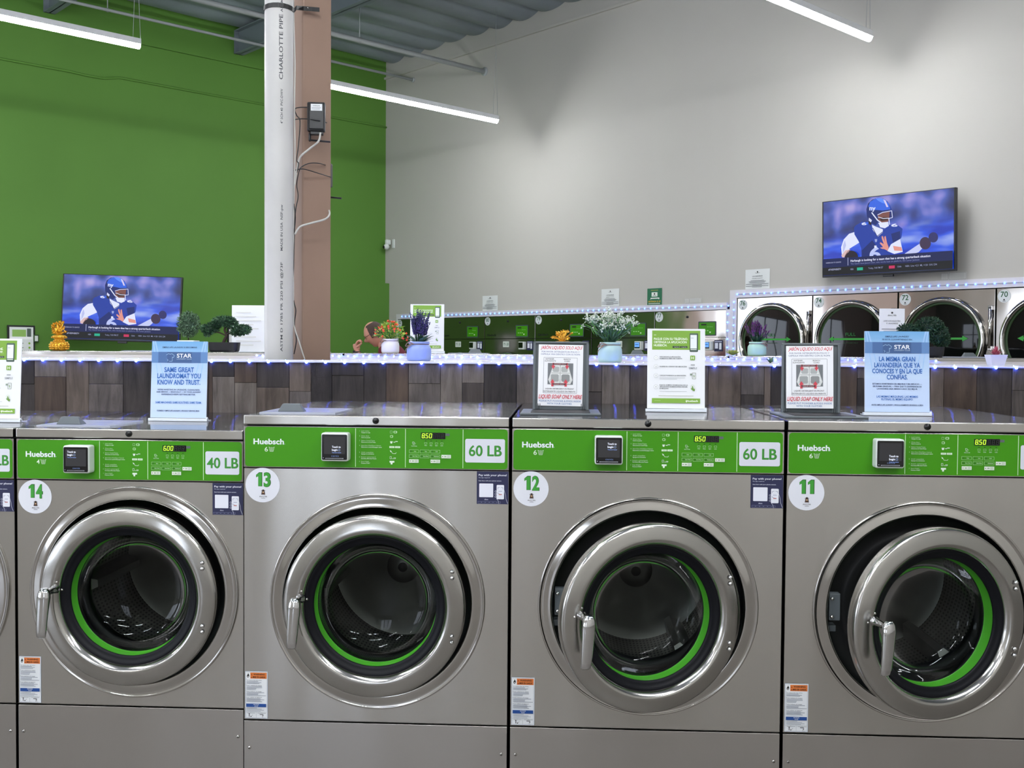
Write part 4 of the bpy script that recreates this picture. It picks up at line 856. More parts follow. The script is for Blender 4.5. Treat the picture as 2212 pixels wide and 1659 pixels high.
# ------------------------------------------------------------------ televisions
def screen_mat():
    m = bpy.data.materials.new('television picture'); m.use_nodes = True; nt = m.node_tree; b = nt.nodes['Principled BSDF']; b.inputs['Base Color'].default_value = (0, 0, 0, 1); b.inputs['Roughness'].default_value = .25
    tc = nt.nodes.new('ShaderNodeTexCoord'); sp = nt.nodes.new('ShaderNodeSeparateXYZ'); nt.links.new(tc.outputs['Object'], sp.inputs[0])
    n = nt.nodes.new('ShaderNodeTexNoise'); n.inputs['Scale'].default_value = 4.2; n.inputs['Detail'].default_value = 1.5; nt.links.new(tc.outputs['Object'], n.inputs['Vector'])
    cr = nt.nodes.new('ShaderNodeValToRGB'); e = cr.color_ramp.elements; e[0].position = .34; e[0].color = lin('#16204a'); e[1].position = .75; e[1].color = lin('#c9b8f0')
    for p, c in ((.46, '#2a3f90'), (.55, '#4a62c4'), (.64, '#8a8ae0')): q = e.new(p); q.color = lin(c)
    nt.links.new(n.outputs[0], cr.inputs[0])
    n2 = nt.nodes.new('ShaderNodeTexNoise'); n2.inputs['Scale'].default_value = 2.2; mp = nt.nodes.new('ShaderNodeMapping'); mp.inputs['Scale'].default_value = (1, 1, 3.5); mp.inputs['Rotation'].default_value = (0, -.25, 0); nt.links.new(tc.outputs['Object'], mp.inputs[0]); nt.links.new(mp.outputs[0], n2.inputs['Vector'])
    c2 = nt.nodes.new('ShaderNodeValToRGB'); e = c2.color_ramp.elements; e[0].position = .38; e[0].color = lin('#1238c8'); e[1].position = .7; e[1].color = lin('#9db4ff'); q = e.new(.5); q.color = lin('#2a5cf4')
    nt.links.new(n2.outputs[0], c2.inputs[0])
    ad = nt.nodes.new('ShaderNodeMath'); ad.operation = 'MULTIPLY_ADD'; ad.inputs[1].default_value = -.10; nt.links.new(sp.outputs[0], ad.inputs[0]); nt.links.new(sp.outputs[2], ad.inputs[2])
    mr = nt.nodes.new('ShaderNodeMapRange'); mr.inputs['From Min'].default_value = .25; mr.inputs['From Max'].default_value = .40; nt.links.new(ad.outputs[0], mr.inputs[0])
    mx = nt.nodes.new('ShaderNodeMix'); mx.data_type = 'RGBA'; nt.links.new(mr.outputs[0], mx.inputs['Factor']); nt.links.new(c2.outputs[0], mx.inputs['A']); nt.links.new(cr.outputs[0], mx.inputs['B'])
    nt.links.new(mx.outputs['Result'], b.inputs['Emission Color']); b.inputs['Emission Strength'].default_value = .82; return m
TVP = screen_mat(); TW, TH_ = 1.265, .700
def tv_picture():
    A = Art(e=.0004, flip=True); A.warp = lambda x, y: ((x-712)/1026*TW, (1-(y-(228-108*(x-712)/1026))/((798-53*(x-712)/1026)-(228-108*(x-712)/1026)))*TH_)
    E = lambda h, s=1.0: 'E%s:%s' % (h, s)
    b1, b2, b3, w1, sk = E('#1b3aa0'), E('#11256e'), E('#2f62e0'), E('#dfe4ff'), E('#e09488')
    A.poly([(1375, 625), (1500, 540), (1545, 545), (1480, 615), (1400, 640)], E('#c4cbf4')); A.disc(1530, 545, 42, E('#3a2a4a'), 48); A.disc(1590, 500, 35, E('#2a2a66'), 40)
    A.poly([(980, 455), (930, 470), (885, 515), (863, 575), (870, 640), (905, 650), (935, 585), (1030, 530), (1005, 475)], w1)
    A.poly([(895, 520), (880, 560), (878, 620), (890, 600), (905, 560)], E('#b9c0ec'))
    A.poly([(985, 405), (1035, 378), (1092, 375), (1110, 400), (1165, 460), (1215, 440), (1260, 400), (1320, 402), (1358, 432), (1350, 500), (1335, 520), (1280, 545), (1270, 640), (1262, 690), (1035, 700), (1030, 580), (1010, 530), (975, 475), (970, 425)], b1)
    A.poly([(1120, 520), (1150, 560), (1140, 690), (1040, 695), (1035, 600)], b2); A.poly([(1270, 470), (1340, 450), (1340, 510), (1285, 540)], b2)
    A.poly([(1030, 385), (1090, 380), (1085, 400), (1040, 402)], b3)
    A.poly([(1118, 400), (1150, 415), (1205, 435), (1205, 460), (1165, 492), (1125, 440)], w1); A.ln([(1125, 425), (1160, 490), (1205, 455)], 5, b2)
    A.poly([(1085, 330), (1118, 375), (1112, 405), (1095, 395)], E('#2a1a18'))
    A.poly([(1078, 335), (1074, 280), (1088, 235), (1120, 205), (1165, 193), (1210, 198), (1242, 220), (1262, 258), (1272, 292), (1205, 300), (1165, 318), (1170, 370), (1150, 405), (1120, 392), (1090, 360)], b2)
    A.poly([(1090, 255), (1105, 222), (1140, 200), (1185, 194), (1225, 206), (1255, 240), (1266, 282), (1205, 290), (1150, 285), (1110, 290)], b3); A.poly([(1150, 196), (1185, 193), (1220, 203), (1235, 240), (1200, 230), (1170, 215)], E('#5a8cff'))
    A.poly([(1210, 205), (1228, 212), (1250, 262), (1236, 264)], E('#d8ccee')); A.t('ny', 1124, 288, 34, 50, w1, .05); A.poly([(1096, 345), (1120, 365), (1112, 382), (1094, 368)], E('#d8dcf8'))
    A.poly([(1165, 318), (1205, 302), (1262, 296), (1258, 350), (1240, 392), (1195, 395), (1172, 372)], E('#7a4a44')); A.poly([(1180, 352), (1215, 340), (1250, 345), (1245, 365), (1195, 372)], E('#3a2220'))
    A.ln([(1118, 305), (1165, 365), (1195, 385)], 9, w1); A.ln([(1165, 325), (1205, 305), (1278, 292), (1284, 345), (1258, 352)], 6, E('#c6ccf2')); A.ln([(1170, 340), (1210, 352), (1262, 350)], 5, w1)
    A.poly([(1172, 385), (1210, 382), (1252, 378), (1256, 410), (1225, 428), (1188, 420)], w1); A.ln([(1256, 350), (1262, 400)], 6, w1)
    A.t('6', 1058, 402, 20, 40, w1, .06); A.t('6', 1300, 415, 22, 50, w1, .06); A.t('6', 1148, 668, 92, 90, E('#b9c4f4'), .06); A.poly([(1145, 512), (1165, 512), (1163, 530), (1155, 538), (1147, 530)], E('#9aa4d8'))
    A.r(1142, 562, 1160, 582, w1)
    A.poly([(1345, 512), (1366, 612), (1300, 628), (1245, 605), (1262, 575), (1275, 552)], w1); A.poly([(1290, 565), (1355, 575), (1362, 605), (1300, 602)], sk)
    A.poly([(1186, 580), (1212, 574), (1200, 560), (1186, 545), (1192, 536), (1218, 552), (1203, 510), (1200, 492), (1211, 488), (1226, 535), (1222, 494), (1233, 488), (1243, 540), (1256, 575), (1250, 604), (1222, 590), (1205, 588)], sk)
    A.disc(955, 650, 56, E('#1a1024'), 48); A.poly([(872, 640), (905, 600), (945, 592), (935, 610), (905, 635), (898, 655), (880, 655)], E('#d8b8b8')); A.ln([(905, 640), (925, 610), (948, 596)], 5, E('#8a5a5a'))
    # lower captions (slanted pixels follow the warp)
    def bl(u, v): return (712+1026*u, 0), v
    A.warp = lambda u, v: (u*TW, (1-v)*TH_); A.r(0, .775, 1, .895, E('#0c1a58', .8)); A.r(0, .895, 1, 1, E('#04060f', .8)); A.r(.208, .775, .213, .88, E('#c8d0ff', .6))
    A.px = False; A.flip = False; A.warp = None
    A.t('Harbaugh is looking for a team that has a strong quarterback situation', .232*TW, .165*TH_, .020, .61*TW, E('#e6e8ff', 1.1), .025, 'l'); A.t('The Giants have Jaxson Dart, who works best on platform, like Lamar Jackson', .232*TW, .128*TH_, .016, .53*TW, E('#7f86b8', .9), .01, 'l')
    A.t('HARBAUGH TO GIANTS?', .03*TW, .162*TH_, .012, .125*TW, E('#b8bce0', .9), .02, 'l'); A.t('#THESPHERETV', .05*TW, .065*TH_, .016, .105*TW, E('#b8bce0', .9), .03, 'l')
    A.t('NBA', .232*TW, .055*TH_, .016, .025*TW, E('#9aa0c8', .9), .02, 'l'); A.r(.285*TW, .045*TH_, .332*TW, .083*TH_, E('#1fae8c')); A.t('Today, 7:00 PM ET', .375*TW, .055*TH_, .016, .115*TW, E('#9aa0c8', .9), .01, 'l')
    A.r(.535*TW, .045*TH_, .58*TW, .083*TH_, E('#c42a5c')); A.t('Odds', .60*TW, .055*TH_, .015, .03*TW, E('#9aa0c8', .9), .01, 'l'); A.t('NBA  Line +2.5  ML +120  O/U 234', .66*TW, .055*TH_, .016, .23*TW, E('#9aa0c8', .9), .01, 'l')
    return A
def television(label, loc, rot, sc):
    T = thing('television', label, 'television', loc); T.rotation_euler = rot; T.scale = (sc, sc, sc)
    mk('housing', cached('tv_body', lambda: MB().box(0, 1.295, -.004, .04, 0, .725, BLKP, .004).box(.25, 1.05, .03, .075, .08, .55, BLKP, .01).box(.62, .72, -.002, .02, -.022, .002, BLKP, .003)), T)
    mk('screen', cached('tv_screen', lambda: MB().add([(0, 0, 0), (TW, 0, 0), (TW, 0, TH_), (0, 0, TH_)], [(0, 1, 2, 3)], TVP)), T, 'lit screen showing a player in a blue uniform', (.015, -.0045, .018))
    mk('screen_picture', cached('tv_art', tv_picture), T, None, (.015, -.0046, .018))
    mk('wall_bracket', cached('tv_bracket', lambda: MB().box(.55, .75, .075, .15, .15, .5, DRK, .004)), T)
    return T
P = room(7.34, -.16, 2.305); television('wall television on the white wall above the dryers', P, (math.radians(2), 0, RB), 1.0)
TVL = television('television on the green wall behind the gold ornament', Vector((-5.7634, 11.7381, 1.6706)), (math.radians(-4.07), math.radians(1.30), math.radians(4.54)), 1.05)
bpy.context.view_layer.update(); mi_ = TVL.matrix_world.inverted(); e0 = TVL.matrix_world @ Vector((.64, .08, .33)); e1 = e0-BX*((e0-COR).dot(BX)-.10)
MB().tube([mi_ @ e0, mi_ @ e0.lerp(e1, .5), mi_ @ e1], .03, BLK, 8).obj('swing_arm', TVL)
# ------------------------------------------------------------------ counter signs in clear stands
def tshirt(A, x, y, k, col):
    A.ln([(x, y+10*k), (x+18*k, y), (x+30*k, y+5*k), (x+42*k, y), (x+62*k, y+14*k), (x+54*k, y+30*k), (x+46*k, y+25*k), (x+46*k, y+56*k), (x+24*k, y+56*k)], 2.6*k, col)
    A.ln([(x+6*k, y+40*k), (x+16*k, y+48*k), (x+8*k, y+56*k)], 2.2*k, col)
def star_sign(es, PW):
    def f():
        H = 650 if es else 631; Wd = 512 if es else 468; S = PW/Wd; A = Art(S, H, e=.00005); B_ = '#2764b4'; D = '#263a66'
        A.r(0, 0, Wd, H, '#a9c6ec')
        for i in range(14): A.r(0, i*12.6, Wd, i*12.6+12.8, '#%02x%02x%02x' % (int(112+i*4.2), int(168+i*2.4), int(218+i*1.4)))
        for i in range(8): A.r(0, 176+i*26, Wd, 202+i*26, '#%02x%02x%02x' % (int(170+i*3), int(198+i*2), int(236+i*.6)))
        A.r(0, 384, Wd, H, '#bfd2f1')
        for a, b in ((20, 110), (4, 60), (Wd-34, Wd-110), (Wd-18, Wd-60)): A.poly([(min(max(q, 0), Wd), y) for q, y in ((a, 0), (a+14, 0), (b+4, 330), (b, 330))], '#9fc4ee')
        c = Wd/2
        A.r(0, 88, Wd, 178, '#5f86bb'); A.r(Wd*.12, 88, Wd*.88, 178, '#46689c'); A.r(Wd*.28, 88, Wd*.72, 178, '#3c5a8a')
        x = c-112; tshirt(A, x, 102 if not es else 108, 1.12, '#9fc4e4'); A.t('STAR', c+40, 134 if not es else 142, 32, 124, '#eef3fb', .03); A.t('LAUNDRY CLUB', c+40, 150 if not es else 158, 10, 124, '#b9cfe6', .0)
        if not es:
            A.t('SIMPLE LIFE LAUNDRY IS BECOMING', c, 55, 12, 290, D, .01)
            A.t('SAME GREAT', c, 254, 40, 248, B_, .035); A.t('LAUNDROMAT YOU', c, 305, 40, 364, B_, .035); A.t('KNOW AND TRUST.', c, 357, 40, 360, B_, .035)
            for s_, y, w_ in (("WE'RE INVESTING IN UPGRADES, CLEANLINESS,", 405, 356), ('AND SERVICE — GRADUALLY — SO YOUR LAUNDRY', 424, 372), ('EXPERIENCE KEEPS GETTING BETTER.', 444, 285)): A.t(s_, c, y, 11, w_, D, .035)
            A.t('SAME MACHINES. SAME ROUTINES. SAME TEAM.', c, 513, 17, 385, '#2f6cb8', .03); A.t('FORMERLY SIMPLE LIFE LAUNDRY | PROUDLY SERVING BREA', c, 579, 12, 356, D, .03)
        else:
            A.t('SIMPLE LIFE LAUNDRY', c, 48, 12, 190, D, .012); A.t('SE ESTÁ CONVIRTIENDO EN', c, 72, 12, 236, D, .012)
            for s_, y, w_ in (('LA MISMA GRAN', 242, 286), ('LAVANDERÍA QUE YA', 291, 362), ('CONOCES Y EN LA QUE', 339, 394), ('CONFÍAS.', 387, 164)): A.t(s_, c, y, 37, w_, B_, .035)
            for s_, y, w_ in (('ESTAMOS INVIRTIENDO EN MEJORAS Y EN SERVICIO —', 430, 390), ('DE FORMA GRADUAL — PARA QUE TU EXPERIENCIA DE', 450, 384), ('LAVANDERÍA SIGA SIENDO CADA VEZ MEJOR.', 470, 322)): A.t(s_, c, y, 11, w_, D, .035)
            A.t('LAS MISMAS MÁQUINAS. LAS MISMAS', c, 534, 16, 328, '#2f6cb8', .03); A.t('RUTINAS. EL MISMO EQUIPO.', c, 556, 16, 250, '#2f6cb8', .03); A.t('ANTES SIMPLE LIFE LAUNDRY | ORGULLOSAMENTE SIRVIENDO A BREA', c, 600, 12, 410, D, .03)
        return A
    return f
def pay_sign(es):
    def f():
        H = 650; S = .2045/467; A = Art(S, H, e=.00005); g = '#7ca83c'; D = '#4a4f55'
        A.r(0, 0, 467, H, '#e6e8ec'); A.r(38, 15, 428, 172, g); A.r(52, 50, 70, 53, '#f2f6ea')
        L = (('PAGUE CON SU TELÉFONO.', 276), ('OBTENGA LA APLICACIÓN', 266), ('HUEBSCH.', 107)) if es else (('PAY WITH YOUR PHONE.', 262), ('GET THE HUEBSCH APP.', 262), ('', 10))
        for i, (s_, w_) in enumerate(L):
            if s_: A.t(s_, 52, 92+26*i, 18, w_, '#f6f9f0', .02, 'l')
        A.rr(204, 141, 260, 157, 2, '#2c3a30'); A.rr(264, 141, 324, 157, 2, '#2c3a30'); A.t('App Store', 236, 152, 6, 38, '#cdd6cd', .01); A.t('Google Play', 296, 152, 6, 42, '#cdd6cd', .01)
        A.rr(342, 36, 410, 188, 8, '#3e5348'); A.rr(346, 38, 402, 178, 6, '#566b60'); A.r(348, 50, 400, 160, '#e6ebee'); A.r(352, 74, 374, 77, '#8a959c'); A.r(350, 166, 398, 172, '#dfe6dc')
        T_ = (('DESCARGUE LA APLICACIÓN', 'HUEBSCH & CREE UNA CUENTA'), ('INGRESE EL CÓDIGO DE UBICACIÓN',), ('CARGUE FONDOS A LA APLICACIÓN',), ('ELIJA EL NÚMERO DE MÁQUINA EN LA', 'APLICACIÓN HUEBSCH PARA INICIAR', 'SU MÁQUINA')) if es else (('DOWNLOAD THE HUEBSCH', 'APP & CREATE ACCOUNT'), ('ENTER THE LOCATION CODE',), ('ADD FUNDS TO THE APP',), ('SELECT THE MACHINE NUMBER', 'IN THE APP TO START', 'YOUR MACHINE'))
        for i, y in enumerate((238, 310, 383, 475)):
            A.disc(70, y, 17, '#9aa0a4'); A.disc(70, y, 15.5, '#eef0f2'); A.t(str(i+1), 70, y+7, 14, None, '#6a7076', 0)
            n = len(T_[i]); y0 = y+4-(n-1)*7
            for j, s_ in enumerate(T_[i]): A.t(s_, 100, y0+14*j, 10, min(228, len(s_)*7.3), D, .025, 'l')
        for y, w_ in ((400, 205), (409, 140), (510, 220)): A.r(100, y, 100+w_, y+2.5, '#a9adb0')
        A.rr(347, 218, 386, 256, 5, g); A.t('H', 366, 248, 22, 20, '#f0f5e8', .03); A.r(352, 290, 384, 298, '#a4a8ac'); A.t('SIMPLE', 369, 328, 15, 66, '#7a8086', .01)
        A.frame(364, 360, 392, 408, 2.5, '#6f7a5a'); A.t('$', 378, 394, 17, None, '#6f9a3c', .0); A.r(346, 366, 362, 380, '#8a9a8a')
        A.disc(366, 470, 13, '#9ab08a'); A.disc(366, 470, 11, '#eef0f2'); A.poly([(362, 466), (370, 466), (372, 486), (386, 492), (384, 508), (374, 508), (352, 490), (356, 484), (362, 488)], '#6b9440')
        A.r(92, 546, 374, 549, '#9aa07a'); A.r(38, 568, 428, 607, g); A.r(58, 586, 108, 589, '#a9c880'); A.t('Huebsch', 362, 595, 14, 96, '#f3f7ec', .04); A.ln([(318, 580), (312, 596), (324, 586), (318, 602)], 3, '#f3f7ec')
        return A
    return f
def stand_sign(label, key, fn, loc, W_, H_, rz=0, tilt=4, foot=True, name='counter_sign'):
    T = thing(name, label, 'sign', loc, rz)
    m = MB(); m.box(-.006, W_+.006, -.014, .004, .0, .011, ACR, .002); m.box(0, W_, .004, .05, 0, .003, ACR, .001); m.box(W_, W_+.006, -.012, -.003, .0, .016, ACR, .001)
    m.obj('stand_base', T)
    a = -math.radians(tilt); MB().box(0, W_, -.0004, .0022, 0, H_, PAP, .0004, 1).obj('stand_sheet', T, None, (0, -.004, .012), (a, 0, 0))
    if fn: mk('printed_page', cached(key, fn), T, None, (0, -.0052, .0125), (a, 0, 0))
    return T
def base(px0, px1, py, Y): a = atY(px0, py, Y); b = atY(px1, py, Y); return a, b.x-a.x
a, wd = base(326, 449, 908, 3.78); stand_sign('light blue counter sign in English reading SAME GREAT LAUNDROMAT', 'star_en', star_sign(False, .2085), (a.x, 3.78, 1.3025), .2085, .281, 0)
a, wd = base(1867, 2003, 890, 3.67); stand_sign('light blue counter sign in Spanish reading LA MISMA GRAN LAVANDERÍA', 'star_es', star_sign(True, .2195), (a.x, 3.67, 1.3565), .2195, .279, 0)
a, wd = base(1397, 1520, 888, 3.77); stand_sign('white and green counter sign headed PAGUE CON SU TELÉFONO', 'pay_es', pay_sign(True), (a.x, 3.76, 1.3565), .2045, .285, 0)
a = atY(44, 905, 3.62); stand_sign('white and green counter sign cut off by the left edge of the photo', 'pay_en', pay_sign(False), (a.x-.2045, 3.62, 1.303), .2045, .285, 0)
a = atY(886, 763, 6.3); stand_sign('white and green payment sign on the back row, behind the blue jar', 'pay_en', pay_sign(False), (a.x, 6.3, 1.5535), .205, .285, 0, 2)
a = atY(500, 757, 6.35); T = thing('white_board', 'blank backed white sheet standing on the back row beside the column', 'sign', (a.x, 6.35, 1.5535), 0)
MB().box(0, .215, 0, .004, 0, .285, PAP, .001).obj('sheet', T, None, (0, 0, .002), (-.03, 0, 0)); MB().box(.02, .195, -.02, .05, 0, .003, ACR, .001).obj('stand_foot', T)
A = Art(e=.0004); 
for i in range(9): A.r(.03, .24-.025*i, .03+.155*(.6+.4*((i*7) % 5)/4), .246-.025*i, '#dcdcd8')
A.obj('faint_print', T, None, (0, -.001, 0))
a = atY(1898, 768, 6.4); T = thing('counter_sign', 'small white notice standing behind the Spanish blue sign', 'sign', (a.x, 6.4, 1.5535), 0)
MB().box(0, .15, 0, .003, 0, .29, PAP, .001).obj('sheet', T); MB().box(.02, .13, -.03, .03, 0, .003, ACR, .001).obj('stand_foot', T)
A = Art(e=.0003); A.disc(.075, .265, .006, '#333333', n=10); A.t('ahora y feliz', .075, .245, .012, .05, '#4a4a4a', 0); A.t('LAVE CON AGUA FRIA', .075, .212, .008, .10, '#666666', .02); A.t('Y AHORRE', .075, .197, .008, .07, '#666666', .02)
for i, k_ in enumerate((.12, .10, .115, .09)): A.r(.075-k_/2, .165-.013*i, .075+k_/2, .169-.013*i, '#8a8a8a')
A.obj('printed_page', T, None, (0, -.001, 0))
# ------------------------------------------------------------------ plants and ornaments on the ledges
ZR = 1.5535; ZF = 1.5245
rnd = random.Random(5); random.seed(5)
TW_ = pm('jute twine', '#8d7466', .8)
def jar(name, label, px, pybase, Y, z, mat, r=.0505, h=.088, sq=1.0, tw=1):
    P = atY(px, pybase, Y); T = thing(name, label, 'potted plant', (P.x, Y, z))
    H = h; prof = [(0.0001, 0), (r*.86, 0), (r*.95, .004), (r, .012), (r, H*.55), (r*.97, H*.68), (r*.86, H*.80), (r*.80, H*.84), (r*.80, H*.88), (r*.86, H*.90), (r*.86, H*.985), (r*.82, H), (r*.76, H), (r*.74, H*.9), (r*.9, H*.5), (.0001, H*.3)]
    MB().lathe(prof, mat, 40).obj('jar', T)
    m = MB()
    for k in range(2): m.lathe([(r*.80, H*(.845+.018*k)), (r*.84, H*(.853+.018*k)), (r*.80, H*(.861+.018*k))], TW_, 32)
    s_ = tw
    m.tube(spline([(s_*r*.3, -r*.84, H*.86), (s_*r*.75, -r*.95, H*.95), (s_*r*1.0, -r*.6, H*.75), (s_*r*.45, -r*.95, H*.87)]), .0022, TW_, 5); m.tube(spline([(s_*r*.5, -r*.92, H*.86), (s_*r*.95, -r*.65, H*.62), (s_*r*1.02, -r*.5, H*.50)]), .0018, TW_, 5)
    m.obj('twine', T); return T
ORG = [pm('orange petals', '#f0512e', .5), pm('coral petals', '#e8705a', .5)]; LG = [pm('bright leaf', '#7fb032', .5), pm('mid leaf', '#4f8a34', .5), pm('yellow green leaf', '#b5b84a', .5)]; DG = [pm('deep leaf', '#22452c', .45), pm('sage leaf', '#5f8a72', .5), pm('dark leaf', '#1c3a2a', .5)]
# orange flowers in the white jar
T = jar('potted_flowers', 'white jar of small orange flowers and yellow green leaves', 843, 762, 6.02, ZR, pm('white glazed jar', '#e6e4e0', .25), .052, .083, tw=-1)
m = MB(); f_ = MB()
for i in range(560):
    a = rnd.uniform(0, 2*PI); el = rnd.uniform(.12, 1.5); R = rnd.uniform(.25, 1)*.090
    p = Vector((math.cos(a)*math.cos(el)*R*1.05, math.sin(a)*math.cos(el)*R*.9, .083+math.sin(el)*R*1.15)); m.leaf(p, (math.cos(a)*1.0, math.sin(a), rnd.uniform(-.3, 1)), rnd.uniform(.012, .022), .008, rnd.choice(LG), .3)
for i in range(38):
    a = rnd.uniform(0, 2*PI); el = rnd.uniform(-.1, 1.5); R = rnd.uniform(.78, 1.12)*.085
    p = Vector((math.cos(a)*math.cos(el)*R*1.1, -abs(math.sin(a))*math.cos(el)*R*.9, .083+math.sin(el)*R*1.18))
    m.tube([(0, 0, .07), p*.6+Vector((0, 0, .02)), p], .0008, LG[1], 4)
    mt = rnd.choice(ORG); f_.blob(p, .0052, mt, 1, .2)
    for k in range(5):
        b = 2*PI*k/5; f_.leaf(p, (math.cos(b), rnd.uniform(-.6, .1), math.sin(b)), .0085, .007, mt, .2, seg=2)
m.obj('foliage', T); f_.obj('blossoms', T, 'orange blossoms')
# lavender in the blue jar
T = jar('potted_lavender', 'periwinkle blue jar of dark violet lavender', 905, 780, 4.395, ZF, pm('periwinkle jar', '#8fa3e2', .28), .0515, .082, tw=-1)
LV = [pm('violet lavender', '#3b2f78', .6), pm('deep violet', '#2b2260', .6)]; m = MB(); f_ = MB()
for i in range(48):
    a = rnd.uniform(0, 2*PI); rr_ = rnd.uniform(.0, .032); h = rnd.uniform(.10, .150)-rr_*.4; b = Vector((math.cos(a)*rr_*.5, math.sin(a)*rr_*.5, .078)); tp = Vector((math.cos(a)*rr_*1.75, math.sin(a)*rr_*1.3, .078+h))
    m.tube([b, (b+tp)/2, tp], .0009, DG[0], 4)
    n = rnd.randint(9, 15)
    for k in range(n):
        t = .38+.62*k/n; q = b.lerp(tp, t); r_ = .0058*(1.25-t*.75)
        for j in range(3): c_ = rnd.uniform(0, 2*PI); f_.blob(q+Vector((math.cos(c_), math.sin(c_), rnd.uniform(-.3, .3)))*r_*.8, r_*.6, rnd.choice(LV), 0, .3, (1, 1, 1.3))
for i in range(26):
    a = rnd.uniform(0, 2*PI); m.leaf((math.cos(a)*.016, math.sin(a)*.016, .078), (math.cos(a), math.sin(a)*.8, rnd.uniform(.5, 1.6)), rnd.uniform(.045, .062), .017, rnd.choice(DG), .35, (0, 0, 1), 4)
m.obj('stems_and_leaves', T); f_.obj('lavender_spikes', T, 'violet flower spikes')
# white flowers in pale blue jar
T = jar('potted_flowers', 'pale blue jar of white baby\'s breath flowers tied with twine', 1317.5, 783, 4.395, ZF, pm('pale blue jar', '#a9c8cc', .28), .0505, .085, tw=-1)
WF = [pm('white blossom', '#e4e8e2', .6), pm('cream blossom', '#cfd8c4', .6)]; m = MB(); f_ = MB()
for i in range(92):
    a = rnd.uniform(0, 2*PI); sp = rnd.uniform(.0, .112) if i > 12 else rnd.uniform(.09, .125); h = rnd.uniform(.085, .150)-sp*.32; tp = Vector((math.cos(a)*sp, math.sin(a)*sp*.55, .082+h)); b = Vector((math.cos(a)*.014, math.sin(a)*.014, .075)); md = b.lerp(tp, .5)+Vector((0, 0, .02))
    m.tube([b, md, tp], .0008, DG[1], 4)
    for k in range(3): m.leaf(b.lerp(tp, rnd.uniform(.2, .8)), (math.cos(a)+rnd.uniform(-.5, .5), math.sin(a), rnd.uniform(.4, 1.4)), rnd.uniform(.025, .05), .0045, rnd.choice((DG[1], DG[0], LG[1])), .3)
    for k in range(7):
        q = tp+Vector((rnd.gauss(0, .006), rnd.gauss(0, .006), rnd.gauss(0, .006))); f_.blob(q, rnd.uniform(.0022, .0042), rnd.choice(WF), 0, .3)
m.obj('stems_and_leaves', T); f_.obj('blossoms', T, 'white blossoms')
# purple heather in mint jar
T = jar('potted_heather', 'mint green jar of purple heather standing before dryer 76', 1635, 765, 6.02, ZR, pm('mint jar', '#a6cdb6', .3), .0525, .080, tw=1)
PU = [pm('purple heather', '#6e2a72', .6), pm('plum heather', '#4c2356', .6)]; m = MB(); f_ = MB()
for i in range(46):
    a = rnd.uniform(0, 2*PI); sp = rnd.uniform(.005, .066); h = rnd.uniform(.085, .130)-sp*.35; b = Vector((math.cos(a)*.016, math.sin(a)*.016, .072)); tp = Vector((math.cos(a)*sp*1.05, math.sin(a)*sp*.8, .072+h)); d = (tp-b).normalized()
    m.tube([b, tp], .0012, DG[0], 4)
    for k in range(14):
        q = b.lerp(tp, .35+.65*k/14); f_.leaf(q, d+Vector((rnd.uniform(-.5, .5), rnd.uniform(-.5, .5), .1)), .016, .007, rnd.choice(PU) if k > 3 else DG[0], .1, seg=2)
for i in range(30): a = rnd.uniform(0, 2*PI); m.leaf((math.cos(a)*.012, math.sin(a)*.012, .075), (math.cos(a)*.7, math.sin(a)*.7, 1.4), rnd.uniform(.03, .05), .008, DG[0], .2)
m.obj('stems_and_leaves', T); f_.obj('heather_spikes', T, 'purple flower spikes')
# gold ornaments
GLD_ = pm('gold paint', '#d9a536', .3, .75, noise=(40, .15))
def gold(label, px, py, Y, z, k, seed):
    r2 = random.Random(seed); P = atY(px, py, Y); T = thing('gold_ornament', label, 'ornament', (P.x, Y, z)); m = MB()
    m.lathe([(.0001, 0), (.036, 0), (.046, .008), (.052, .024), (.050, .040), (.040, .053), (.026, .060), (.024, .068), (.034, .074), (.040, .084), (.034, .092), (.02, .096), (.0001, .098)], GLD_, 32)
    for zz, rr_, n in ((.012, .049, 16), (.024, .053, 18), (.036, .052, 17), (.048, .045, 15), (.080, .040, 13), (.060, .028, 10)):
        for i in range(n): a = 2*PI*(i+(zz*50 % 1)*.5)/n; m.blob((rr_*math.cos(a), rr_*math.sin(a), zz), .0066, GLD_, 1)
    m.v = [(x*k, y*k, z_*k) for x, y, z_ in m.v]; m.obj('beaded_base', T); f_ = MB()
    for i in range(26):
        a = r2.uniform(0, 2*PI); sp = r2.uniform(.005, .042); h = r2.uniform(.02, .085)-sp*.3; b = Vector((0, 0, .09)); tp = Vector((math.cos(a)*sp*(1.15), math.sin(a)*sp*.7, .09+h)); f_.tube([b, b.lerp(tp, .5)+Vector((0, 0, .006)), tp], [.006, .005, .004], GLD_, 6)
        for q in range(6): c_ = 2*PI*q/6; f_.leaf(tp, (math.cos(c_), -.6+r2.uniform(-.5, .3), math.sin(c_)), .014, .009, GLD_, .3, seg=2)
        f_.blob(tp, .006, GLD_, 1, .3)
    f_.v = [(x*k, y*k, z_*k) for x, y, z_ in f_.v]; f_.obj('blossom_branches', T)
gold('gold blossom ornament standing before the left television', 128, 751, 5.97, ZR, .98, 3)
T2 = gold('gold ornament half hidden behind the left soap sign', 1215, 764, 6.0, ZR, .62, 8)
o_ = [ob for ob in bpy.data.objects if ob.name.startswith('gold_ornament')][-1]; o_.scale = (1.95, 1.2, 1.32); o_.location.z = ZR; 
